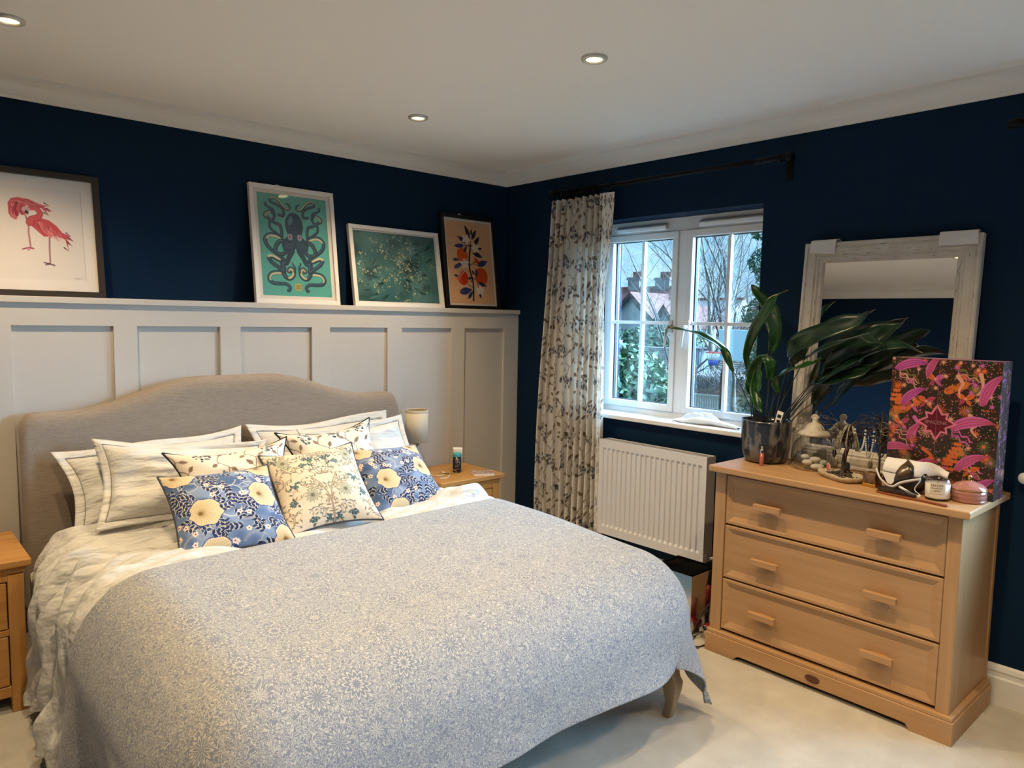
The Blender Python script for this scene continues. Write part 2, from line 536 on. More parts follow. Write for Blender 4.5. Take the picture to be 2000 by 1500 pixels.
# ------------------------------------------------------------------ painter for printed cloth and paper
class Canvas:
    def __init__(s, w, h, col):
        s.w, s.h = w, h
        s.a = np.empty((h, w, 3)); s.a[:] = lin(col)
    def _bb(s, x0, y0, x1, y1, pad=2):
        X0, X1 = max(0, int(x0 - pad)), min(s.w, int(x1 + pad) + 1)
        Y0, Y1 = max(0, int(y0 - pad)), min(s.h, int(y1 + pad) + 1)
        if X0 >= X1 or Y0 >= Y1: return None
        yy, xx = np.mgrid[Y0:Y1, X0:X1]
        return X0, X1, Y0, Y1, xx + 0.5, yy + 0.5
    def _mix(s, bb, cov, col):
        X0, X1, Y0, Y1 = bb[:4]
        c = np.array(lin(col) if isinstance(col, str) else col)
        cov = np.clip(cov, 0, 1)[..., None]
        s.a[Y0:Y1, X0:X1] = s.a[Y0:Y1, X0:X1] * (1 - cov) + c * cov
    def ell(s, cx, cy, rx, ry, col, ang=0.0, a=1.0):
        R = max(rx, ry)
        bb = s._bb(cx - R, cy - R, cx + R, cy + R)
        if bb is None: return
        dx, dy = bb[4] - cx, bb[5] - cy
        u = dx * math.cos(ang) + dy * math.sin(ang); v = -dx * math.sin(ang) + dy * math.cos(ang)
        d = np.sqrt((u / rx) ** 2 + (v / ry) ** 2)
        s._mix(bb, a * ((1 - d) * min(rx, ry) + 0.5), col)
    def poly(s, pts, col, a=1.0):
        P = np.array(pts, float)
        bb = s._bb(P[:, 0].min(), P[:, 1].min(), P[:, 0].max(), P[:, 1].max())
        if bb is None: return
        x, y = bb[4], bb[5]
        ins = np.zeros(x.shape, bool)
        n = len(P)
        for i in range(n):
            x0, y0 = P[i]; x1, y1 = P[(i + 1) % n]
            if y0 == y1: continue
            c = ((y0 > y) != (y1 > y)) & (x < (x1 - x0) * (y - y0) / (y1 - y0) + x0)
            ins ^= c
        s._mix(bb, ins * a, col)
    def line(s, pts, w, col, w1=None, a=1.0):
        n = len(pts)
        P = np.array(pts, float)
        W = np.linspace(w, w if w1 is None else w1, n)
        m = W.max()
        bb = s._bb(P[:, 0].min() - m, P[:, 1].min() - m, P[:, 0].max() + m, P[:, 1].max() + m)
        if bb is None: return
        x, y = bb[4], bb[5]
        best = np.full(x.shape, -1e9)
        for i in range(n - 1):
            ax, ay = P[i]; bx, by = P[i + 1]
            dx, dy = bx - ax, by - ay
            L2 = dx * dx + dy * dy + 1e-9
            t = np.clip(((x - ax) * dx + (y - ay) * dy) / L2, 0, 1)
            d = np.hypot(x - ax - t * dx, y - ay - t * dy)
            best = np.maximum(best, (W[i] + (W[i + 1] - W[i]) * t) / 2 - d)
        s._mix(bb, (best + 0.5) * a, col)
    def leaf(s, x0, y0, x1, y1, wid, col, vein=None, edge=None, ew=1.0, bend=0.0):
        dx, dy = x1 - x0, y1 - y0
        Ln = math.hypot(dx, dy) + 1e-6
        nx, ny = -dy / Ln, dx / Ln
        def side(sg, wd):
            o = []
            for i in range(9):
                t = i / 8
                h = wd * math.sin(PI * t ** 0.8) * 0.5 * sg + bend * math.sin(PI * t)
                o.append((x0 + dx * t + nx * h, y0 + dy * t + ny * h))
            return o
        if edge: s.poly(side(1, wid + 2 * ew) + side(-1, wid + 2 * ew)[::-1], edge)
        s.poly(side(1, wid) + side(-1, wid)[::-1], col)
        if vein: s.line(side(0, 0)[:8], 0.9, vein)
    def star(s, cx, cy, R, r, n, col, ang=0.0):
        s.poly([(cx + (R if i % 2 == 0 else r) * math.cos(ang + PI * i / n), cy + (R if i % 2 == 0 else r) * math.sin(ang + PI * i / n)) for i in range(2 * n)], col)

def uvp(pts, w, h):
    return [(u * w, v * h) for u, v in pts]

# --- octopus print
OCT = {
'A1':[(0.37,0.474),(0.286,0.462),(0.222,0.518),(0.218,0.578),(0.301,0.591),(0.377,0.552),(0.405,0.507)],
'A1b':[(0.323,0.456),(0.289,0.428),(0.218,0.407),(0.135,0.409),(0.079,0.451),(0.098,0.509),(0.16,0.556),(0.241,0.594),(0.31,0.633),(0.356,0.674)],
'A2':[(0.3,0.444),(0.317,0.374),(0.297,0.307),(0.227,0.286),(0.146,0.25),(0.095,0.229),(0.115,0.193),(0.187,0.178),(0.232,0.209),(0.205,0.254),(0.156,0.283),(0.163,0.343),(0.243,0.388),(0.301,0.418)],
'A2tip':[(0.221,0.201),(0.212,0.159),(0.142,0.135),(0.108,0.117),(0.121,0.099),(0.092,0.097)],
'A3':[(0.293,0.203),(0.353,0.207),(0.357,0.154),(0.288,0.109),(0.194,0.083),(0.184,0.054),(0.244,0.044),(0.314,0.08),(0.383,0.135),(0.444,0.138),(0.453,0.107),(0.417,0.086)],
'A4':[(0.45,0.556),(0.396,0.62),(0.356,0.674),(0.306,0.685),(0.313,0.753),(0.243,0.722),(0.151,0.676),(0.113,0.635),(0.155,0.62),(0.225,0.642),(0.284,0.66)],
'A5':[(0.295,0.677),(0.301,0.754),(0.333,0.813),(0.393,0.828),(0.451,0.791),(0.449,0.739),(0.401,0.724),(0.374,0.751),(0.404,0.762)],
'A5tip':[(0.46,0.755),(0.475,0.72),(0.447,0.687),(0.442,0.669)],
'A6':[(0.276,0.772),(0.204,0.771),(0.132,0.787),(0.099,0.831),(0.137,0.872),(0.232,0.881),(0.328,0.882),(0.381,0.91),(0.373,0.941),(0.354,0.945)]}
def paint_octopus(w, h):
    c = Canvas(w, h, '#58aaa2')
    D, Lt, Cr, K = '#2a4258', '#587f93', '#e6d8ae', '#1b2c3c'
    def arm(k, w0, w1, suck=0):
        P0 = [np.array(p) for p in OCT[k]]
        for mir in (0, 1):
            P = [((1.0 - p[0]) if mir else p[0], p[1]) for p in P0]
            C = uvp([tuple(q) for q in catmull(P, 7)], w, h)
            c.line(C, w0 + 3, K, w1 + 2)
            c.line(C, w0, D, w1)
            c.line([(x - 1.2, y - 1.4) for x, y in C], w0 * .22, Lt, .8)
            if suck:
                n = len(C)
                seg = C[int(n * suck[0]):int(n * suck[1])]
                off = w0 * .26
                o = []
                for i in range(len(seg) - 1):
                    dx, dy = seg[i + 1][0] - seg[i][0], seg[i + 1][1] - seg[i][1]
                    l = math.hypot(dx, dy) + 1e-6
                    sg = suck[2] * (-1 if mir else 1)
                    o.append((seg[i][0] - dy / l * off * sg, seg[i][1] + dx / l * off * sg))
                c.line(o, w0 * .5, Cr, w0 * .4)
                for q in o[::2]: c.ell(q[0], q[1], 1.1, 1.1, '#6b5a3c')
    s = w / 230.0
    arm('A3', 6.5 * s, 4 * s, (.45, .85, -1)); arm('A2', 8 * s, 6 * s, (.38, .55, 1)); arm('A2tip', 7 * s, 2 * s)
    arm('A6', 11 * s, 8 * s, (.02, .42, -1)); arm('A5', 11 * s, 8 * s, (.35, .95, -1)); arm('A5tip', 5 * s, 2 * s)
    arm('A1b', 12 * s, 9 * s, (.02, .45, -1)); arm('A1', 11 * s, 11 * s); arm('A4', 13 * s, 9 * s, (.72, .98, -1))
    # skirt and mantle
    c.poly(uvp([(.41, .40), (.30, .47), (.32, .55), (.40, .56), (.45, .54), (.50, .51), (.55, .54), (.60, .56), (.68, .55), (.70, .47), (.59, .40)], w, h), D)
    for sx in (1, -1):
        c.line(uvp([(.5 + .02 * sx, .47), (.5 + .07 * sx, .57), (.5 + .14 * sx, .66)], w, h), 22 * s, D, 12 * s)
    c.ell(.5 * w, .30 * h, .128 * w, .132 * h, K); c.ell(.5 * w, .30 * h, .122 * w, .127 * h, D)
    c.poly(uvp([(.40, .34), (.42, .46), (.58, .46), (.60, .34)], w, h), D)
    c.ell(.45 * w, .25 * h, .03 * w, .05 * h, Lt, .3, .5)
    r = random.Random(4)
    for i in range(60):
        c.ell((.5 + r.uniform(-.1, .1)) * w, (.34 + r.uniform(-.12, .1)) * h, 1.2, 1.2, Lt, 0, .5)
    for sx in (-1, 1):
        ex, ey = (.5 + .069 * sx) * w, .413 * h
        c.ell(ex, ey, 9 * s, 11 * s, Lt); c.ell(ex, ey, 5.5 * s, 7.5 * s, '#c9a6a8'); c.ell(ex, ey, 3.5 * s, 5 * s, '#8c2f3a'); c.ell(ex, ey, 1.6, 1.6, K)
        for k in range(4):
            c.line(uvp([(.5 + (.03 + .03 * k) * sx, .475), (.5 + (.05 + .04 * k) * sx, .53)], w, h), 1.2, Lt)
    c.poly(uvp([(.458, .876), (.55, .876), (.55, .938), (.458, .938)], w, h), '#c9b46a')
    # the seal's two rows of block characters
    K2 = '#4a4220'
    for row in range(2):
        for k in range(4):
            x, y = (.468 + .0205 * k) * w, (.886 + .026 * row) * h
            c.line([(x, y), (x, y + .019 * h)], 1.1, K2); c.line([(x, y), (x + 3 * s, y)], 1.1, K2)
            c.line([(x + 3 * s, y), (x + 3 * s, y + .019 * h)], 1.0, K2)
            if (k + row) % 2: c.line([(x, y + .01 * h), (x + 3 * s, y + .01 * h)], 1.0, K2)
    return c.a

# --- orange branch print
ORA_L = {'l1':[(0.525,0.202),(0.423,0.042)],'l2':[(0.557,0.166),(0.575,0.079)],'l3':[(0.561,0.217),(0.683,0.085)],'l4':[(0.602,0.288),(0.748,0.164)],
'l5':[(0.446,0.266),(0.239,0.184)],'l6':[(0.385,0.298),(0.152,0.31)],'l7':[(0.372,0.38),(0.445,0.291)],'l8':[(0.683,0.331),(0.785,0.309)],
'l9':[(0.559,0.371),(0.793,0.426)],'l10':[(0.656,0.531),(0.893,0.464)],'l11':[(0.105,0.479),(0.272,0.468)],'l12':[(0.12,0.579),(0.327,0.509)],
'l13':[(0.616,0.671),(0.616,0.559)],'l14':[(0.115,0.663),(0.215,0.673)],'l15':[(0.643,0.74),(0.834,0.78)],'l16':[(0.202,0.868),(0.5,0.825)],
'l17':[(0.388,0.942),(0.515,0.838)],'l18':[(0.677,0.931),(0.651,0.844)],'l19':[(0.572,0.646),(0.515,0.588)],'l20':[(0.418,0.702),(0.51,0.674)]}
def paint_oranges(w, h):
    c = Canvas(w, h, '#e2b288')
    s = w / 150.0
    D, B, O = '#1d2236', '#39407a', '#e2602c'
    def st(p, wd): c.line(uvp([tuple(q) for q in catmull(p, 6)], w, h), wd * s, D)
    st([(0.534,0.287),(0.499,0.374),(0.47,0.478),(0.471,0.581),(0.503,0.666),(0.527,0.768),(0.507,0.959)], 5)
    st([(.53,.29),(.525,.20)], 2.5); st([(.50,.30),(.44,.265)], 2.5); st([(.52,.29),(.39,.295)], 2.5); st([(.48,.53),(.56,.51),(.66,.53)], 2)
    st([(.52,.69),(.60,.71),(.65,.82)], 2); st([(.50,.80),(.42,.77),(.40,.72)], 2); st([(.55,.30),(.6,.29)], 2)
    c.ell(.326 * w, .411 * h, .118 * w, .083 * h, O); c.ell(.724 * w, .66 * h, .145 * w, .105 * h, '#cf4a1e')
    for i in range(120):
        r = random.Random(i)
        a, q = r.uniform(0, 6.28), r.uniform(0, .85) ** .5
        c.ell((.326 + .11 * q * math.cos(a)) * w, (.411 + .075 * q * math.sin(a)) * h, .8, .8, '#e8772f', 0, .7)
        c.ell((.724 + .135 * q * math.cos(a)) * w, (.66 + .095 * q * math.sin(a)) * h, .8, .8, '#e0662a', 0, .7)
    c.ell(.308 * w, .69 * h, .115 * w, .088 * h, '#cc3f1c'); c.poly(uvp([(.16, .715), (.335, .592), (.20, .66)], w, h), '#cc3f1c')
    c.line(uvp([(.165, .72), (.24, .655), (.335, .60)], w, h), 9 * s, '#e8b8a0'); c.line(uvp([(.18, .712), (.25, .653), (.32, .607)], w, h), 4.5 * s, '#d2552e')
    c.poly(uvp([(.59, .415), (.72, .475), (.66, .51), (.60, .49)], w, h), '#cf4326'); c.line(uvp([(.595, .415), (.72, .475)], w, h), 2.5 * s, '#ecb9a4')
    for k, ((x0, y0), (x1, y1)) in ORA_L.items():
        big = k in ('l10', 'l16', 'l6', 'l12')
        wd = .42 if k in ('l10', 'l16') else .33
        ln = math.hypot((x1 - x0) * w, (y1 - y0) * h)
        c.leaf(x0 * w, y0 * h, x1 * w, y1 * h, max(ln * wd, 7 * s), B if big else '#23283c', '#5a5f8a')
    for (x, y) in ((.434, .219), (.631, .316), (.371, .516), (.675, .835)):
        for k in range(5):
            a = k * 1.2566 + x * 9
            c.ell((x + .045 * math.cos(a)) * w, (y + .028 * math.sin(a)) * h, 8 * s, 4.5 * s, '#e9dcd2', a)
        c.ell(x * w, y * h, 3 * s, 3 * s, '#e8c9a8')
    c.leaf(.55 * w, .52 * h, .62 * w, .46 * h, 7 * s, '#b9772e'); c.leaf(.47 * w, .75 * h, .50 * w, .69 * h, 6 * s, '#b9772e')
    return c.a

# --- flamingo print
def paint_flamingos(w, h):
    c = Canvas(w, h, '#e4dcd6')
    def U(p): return [((u - .288) / .712 * w, v * h) for u, v in p]
    c.poly(U([(0.371,0.105),(0.917,0.095),(0.918,0.895),(0.371,0.905)]), '#ddd5cf')
    c.line(U([(0.917,0.095),(0.918,0.895)]), 1.2, '#b9b0aa'); c.line(U([(0.371,0.105),(0.371,0.905)]), 1.0, '#cfc6c0')
    R, Dk, Pk, V = '#c04a58', '#8e2c40', '#e08a8c', '#5b2740'
    c.line(U([(0.555,0.353),(0.57,0.453),(0.566,0.494),(0.574,0.632)]), 3.2, '#b06a74')
    c.line(U([(0.524,0.646),(0.561,0.629),(0.591,0.635)]), 3, '#93394a'); c.line(U([(.555,.634),(.558,.655),(.57,.64)]), 2, '#c07080')
    c.line(U([(0.697,0.526),(0.692,0.622),(0.69,0.762)]), 3.2, '#9a6472')
    c.line(U([(0.653,0.752),(0.69,0.762),(0.717,0.772)]), 3, '#4d2838'); c.line(U([(.66,.772),(.69,.762)]), 2.4, '#4d2838')
    b1 = [(0.45,0.256),(0.471,0.216),(0.507,0.203),(0.573,0.206),(0.626,0.232),(0.672,0.251),(0.707,0.25),(0.672,0.267),(0.719,0.295),(0.708,0.304),(0.685,0.291),(0.7,0.335),(0.658,0.278),(0.604,0.276),(0.56,0.262),(0.556,0.345),(0.535,0.355),(0.522,0.33),(0.515,0.353),(0.494,0.397),(0.468,0.383),(0.45,0.345)]
    b2 = [(0.577,0.387),(0.607,0.387),(0.655,0.365),(0.702,0.38),(0.748,0.425),(0.781,0.48),(0.835,0.508),(0.814,0.519),(0.851,0.549),(0.806,0.532),(0.839,0.592),(0.812,0.561),(0.817,0.64),(0.796,0.537),(0.745,0.513),(0.662,0.526),(0.61,0.465),(0.575,0.428)]
    c.poly(U(b1), R); c.poly(U(b2), R)
    r = random.Random(7)
    for i in range(46):
        t = r.random(); x = .62 + .13 * t + r.uniform(-.02, .02); y = .40 + .10 * t + r.uniform(-.02, .035)
        c.line(U([(x, y), (x + .02, y + .045)]), 1.5, r.choice([Pk, Dk, '#d86a74']), .6)
        x = .46 + .16 * r.random(); y = .225 + .03 * r.random() + max(0, (x - .58)) * .3
        c.line(U([(x, y), (x + .04, y + .018)]), 1.4, r.choice([Pk, Dk, '#d86a74']), .6)
        y = .25 + .12 * r.random(); x = .465 + .04 * r.random()
        c.line(U([(x, y), (x + .006, y + .03)]), 1.4, r.choice([Pk, Dk]), .6)
    c.line(U([(.505, .25), (.49, .30), (.50, .36)]), 5, Dk); c.line(U([(.535, .27), (.525, .31), (.53, .345)]), 2.5, '#7c2c3a')
    neck2 = [tuple(q) for q in catmull([(0.563,0.298),(0.59,0.286),(0.624,0.286),(0.646,0.325),(0.628,0.36),(0.59,0.381),(0.579,0.411)], 6)]
    c.line(U(neck2), 8, '#8e2c40', 15); c.line(U(neck2), 6, '#c4505c', 12)
    c.ell(*U([(.558, .30)])[0], 8, 6, '#c9a0a2'); c.leaf(*U([(.556, .305)])[0], *U([(.572, .345)])[0], 7, '#2c2430')
    for q in ((.707, .25), (.719, .295), (.70, .335), (.835, .508), (.851, .549), (.839, .592), (.817, .64)):
        a = U([(q[0] - .03, q[1] - (.02 if q[1] < .4 else .03))])[0]; b = U([q])[0]
        c.line([a, b], 3, V, .8)
    c.line(U([(.841, .884), (.85, .875), (.855, .886), (.868, .874), (.872, .886), (.89, .877)]), .9, '#8d8580')
    return c.a

# --- teal picture: plain abstract field in the same colours
def paint_teal(w, h):
    c = Canvas(w, h, '#2f5a5c')
    yy, xx = np.mgrid[0:h, 0:w] / float(w)
    n1 = wob(sines(3, 14, 6, 30), xx, yy); n2 = wob(sines(8, 16, 10, 60), xx, yy)
    A, B, D = np.array(lin('#335e61')), np.array(lin('#527f7d')), np.array(lin('#203b3e'))
    t = np.clip(.5 + n1 * .7, 0, 1)[..., None]; c.a[:] = A * (1 - t) + B * t
    t = np.clip(n2 * .8, 0, .8)[..., None]; c.a[:] = c.a * (1 - t) + D * t
    r = random.Random(21)
    for i in range(150):
        x, y = r.gauss(.5, .22) * w, r.gauss(.5, .27) * h
        for k in range(r.randint(2, 6)):
            q = r.uniform(1.0, 2.6)
            c.ell(x + r.gauss(0, 4), y + r.gauss(0, 4), q, q * .8, r.choice(['#b9b58c', '#cfcaa6', '#8f9577', '#6d7f70']), r.random() * 3, .8)
    for i in range(40):
        x, y = r.uniform(.05, .95) * w, r.uniform(.05, .95) * h
        c.ell(x, y, r.uniform(6, 18), r.uniform(2, 5), r.choice(['#213e40', '#26484a', '#507a76']), r.uniform(-.7, .7), .35)
    return c.a

# --- trailing leaf and berry cotton (curtain, piped pillows)
def paint_trail(w, h, px_per_m, seed, base='#e6dccd'):
    c = Canvas(w, h, base)
    r = random.Random(seed)
    u = px_per_m / 100.0            # pixels per centimetre
    cell = 17 * u
    rows, cols = int(h / cell) + 3, int(w / (cell * .85)) + 3
    for j in range(-1, rows):
        for i in range(-1, cols):
            x = (i + (.5 if j % 2 else 0)) * cell * .85 + r.uniform(-2, 2) * u
            y = j * cell + r.uniform(-2, 2) * u
            pts = [(x, y), (x + 3 * u, y + 4 * u), (x + 1.5 * u, y + 9 * u), (x + 5 * u, y + 13 * u), (x + 4 * u, y + 18 * u)]
            C = [tuple(q) for q in catmull(pts, 6)]
            c.line(C, .35 * u, '#6a5a50')
            for k in range(5):
                q = C[3 + k * 5]; a = (-1) ** k * r.uniform(.4, 1.0) + PI / 2
                ln = r.uniform(4, 5.5) * u
                col = r.choice(['#9a8775', '#8a7767', '#a5937f'])
                x1, y1 = q[0] + ln * math.cos(a) * 1.2, q[1] - ln * math.sin(a) * r.choice((1, 1, -.6))
                c.line([q, (q[0] * .7 + x1 * .3, q[1] * .7 + y1 * .3)], .3 * u, '#6a5a50')
                c.leaf(q[0] * .75 + x1 * .25, q[1] * .75 + y1 * .25, x1, y1, 2.0 * u, col, '#5d4f45')
            bx, by = x - 3.5 * u, y + 4 * u
            for k in range(26):
                a, q = r.uniform(0, 6.28), r.random() ** .5 * 3.4 * u
                px, py = bx + q * math.cos(a), by + q * math.sin(a) * 1.1
                rr = r.uniform(.35, .6) * u
                c.ell(px, py, rr * 1.25, rr * 1.25, r.choice(['#2a3246', '#3a4356', '#3d4a52']))
                if r.random() < .6: c.ell(px, py, rr * .65, rr * .65, r.choice(['#8c98a6', '#cfc4b4', '#6f8292']))
    return c.a

# --- blue flower cushion: navy leaves, pale blossoms, big tan blooms
def paint_blue(w, h, seed):
    c = Canvas(w, h, '#6f86ad')
    r = random.Random(seed)
    yy, xx = np.mgrid[0:h, 0:w] / float(w)
    t = np.clip(.5 + wob(sines(seed, 14, 14, 50), xx, yy), 0, 1)[..., None]
    c.a[:] = np.array(lin('#4f6690')) * (1 - t) + np.array(lin('#8296b8')) * t
    s = w / 220.0
    for i in range(46):                 # curling ribbons
        x, y, a = r.uniform(0, w), r.uniform(0, h), r.uniform(0, 6.28)
        P = [(x, y)]
        k = r.choice((-1, 1)) * r.uniform(.14, .3)
        for q in range(16):
            x += 4.2 * s * math.cos(a); y += 4.2 * s * math.sin(a); a += k; P.append((x, y))
        c.line(P, 3.4 * s, '#d8d2c2', 1.2 * s); c.line(P, 2.0 * s, r.choice(['#4d6491', '#8097bd', '#a7b3c4']), .6 * s)
    blooms = [(.27, .60), (.82, .46), (.14, .08), (.90, .05), (.30, 1.02), (.95, .96)]
    sprays = [(r.uniform(0, w), r.uniform(0, h), r.uniform(0, 6.28)) for i in range(80)]
    for (x, y, a) in sprays:
        for k in range(3):
            q = (k + 1) * 9.0 * s
            lx, ly = x + q * math.cos(a + .05 * k), y + q * math.sin(a + .05 * k)
            for sg in (-1, 1):
                b = a + sg * .9
                c.leaf(lx, ly, lx + 11.5 * s * math.cos(b), ly + 11.5 * s * math.sin(b), 6.6 * s, r.choice(['#27375f', '#2f4273', '#233052']), None, '#ded6c4', .9 * s)
    for i in range(40):
        x, y = r.uniform(0, w), r.uniform(0, h)
        for k in range(5):
            a = k * 1.2566 + x
            c.ell(x + 3.2 * s * math.cos(a), y + 3.2 * s * math.sin(a), 2.7 * s, 2.1 * s, '#efdcd2', a)
        c.ell(x, y, 1.8 * s, 1.8 * s, '#8e3038')
    for (u, v) in blooms:
        x, y, R = u * w, v * h, .140 * w
        P = [(x + R * (1 + .07 * math.sin(7 * a) + .05 * math.sin(11 * a)) * math.cos(a), y + R * 1.05 * (1 + .06 * math.sin(6 * a + 1)) * math.sin(a)) for a in np.linspace(0, 2 * PI, 40)[:-1]]
        c.poly([(x + (p - x) * 1.06, y + (q - y) * 1.06) for p, q in P], '#33457a'); c.poly(P, '#d9c6a4')
        ox, oy = x - R * .35, y + R * .05
        for k in range(30):
            a = 2 * PI * k / 30
            e = (x + R * .92 * math.cos(a), y + R * .97 * math.sin(a))
            m = ((ox + e[0]) / 2 + 3 * math.sin(a) * s, (oy + e[1]) / 2 - 3 * math.cos(a) * s)
            c.line([(ox, oy), m, e], .95 * s, '#8a7450', .6)
        c.ell(ox, oy, 4.5 * s, 4.5 * s, '#77613d')
    return c.a

# --- cream cushion: taupe scrolls, grey-green leaf clumps and rosettes, mirrored about the middle
def paint_scroll(w, h, seed):
    c = Canvas(w, h, '#ddd0bd')
    r = random.Random(seed); s = w / 220.0
    def both(fn):
        fn(lambda x: x); fn(lambda x: w - x)
    for i in range(60):
        x0, y0, a0 = r.uniform(0, w / 2), r.uniform(0, h), r.uniform(0, 6.28)
        k = r.choice((-1, 1)) * r.uniform(.1, .34); col = r.choice(['#a08c78', '#8f8272', '#b7a58c', '#7f8a88'])
        P = []; x, y, a = x0, y0, a0
        for q in range(18):
            P.append((x, y)); x += 3.6 * s * math.cos(a); y += 3.6 * s * math.sin(a); a += k; k *= 1.04
        both(lambda X: c.line([(X(p), q) for p, q in P], 1.9 * s, col, .9 * s))
        for q in range(3, 18, 4):
            px, py = P[q]; b = r.uniform(0, 6.28); ln = r.uniform(7, 11) * s
            lc = r.choice(['#9c8a74', '#b29f86', '#8b938c', '#a79a86'])
            both(lambda X: c.leaf(X(px), py, X(px + ln * math.cos(b)), py + ln * math.sin(b), 4.6 * s, lc, '#6c6255', '#efe6d6', .6))
    for (u, v) in ((.35, .30), (.20, .52), (.12, .70), (.42, .22), (.30, .93), (.47, .95), (.10, .15)):
        for k in range(15):
            a = r.uniform(0, 6.28); q = r.random() * 13 * s
            x, y = u * w + q * math.cos(a), v * h + q * math.sin(a) * .7; b = r.uniform(0, 6.28)
            ln = 9 * s; lc = r.choice(['#4d6169', '#5a6f74', '#3f535c'])
            both(lambda X: c.leaf(X(x), y, X(x + ln * math.cos(b)), y + ln * math.sin(b), 4.4 * s, lc, None, '#8fa0a0', .5))
    for (u, v) in ((.33, .66), (.16, .20)):
        for k in range(12):
            a = k * PI / 6
            both(lambda X: c.leaf(X(u * w), v * h, X(u * w + 19 * s * math.cos(a)), v * h + 19 * s * math.sin(a), 7 * s, '#bcb9a6', '#7d8378', '#7d8378', .5))
        both(lambda X: c.ell(X(u * w), v * h, 6 * s, 6 * s, '#8d8f80'))
        both(lambda X: c.ell(X(u * w), v * h, 3 * s, 3 * s, '#6b6a5c'))
    c.line([tuple(q) for q in catmull([(.5 * w, h), (.5 * w, .8 * h), (.46 * w, .6 * h), (.36 * w, .44 * h)], 8)], 4 * s, '#a08e7c', 2.4 * s)
    c.line([tuple(q) for q in catmull([(.5 * w, h), (.5 * w, .8 * h), (.54 * w, .6 * h), (.64 * w, .44 * h)], 8)], 4 * s, '#a08e7c', 2.4 * s)
    return c.a

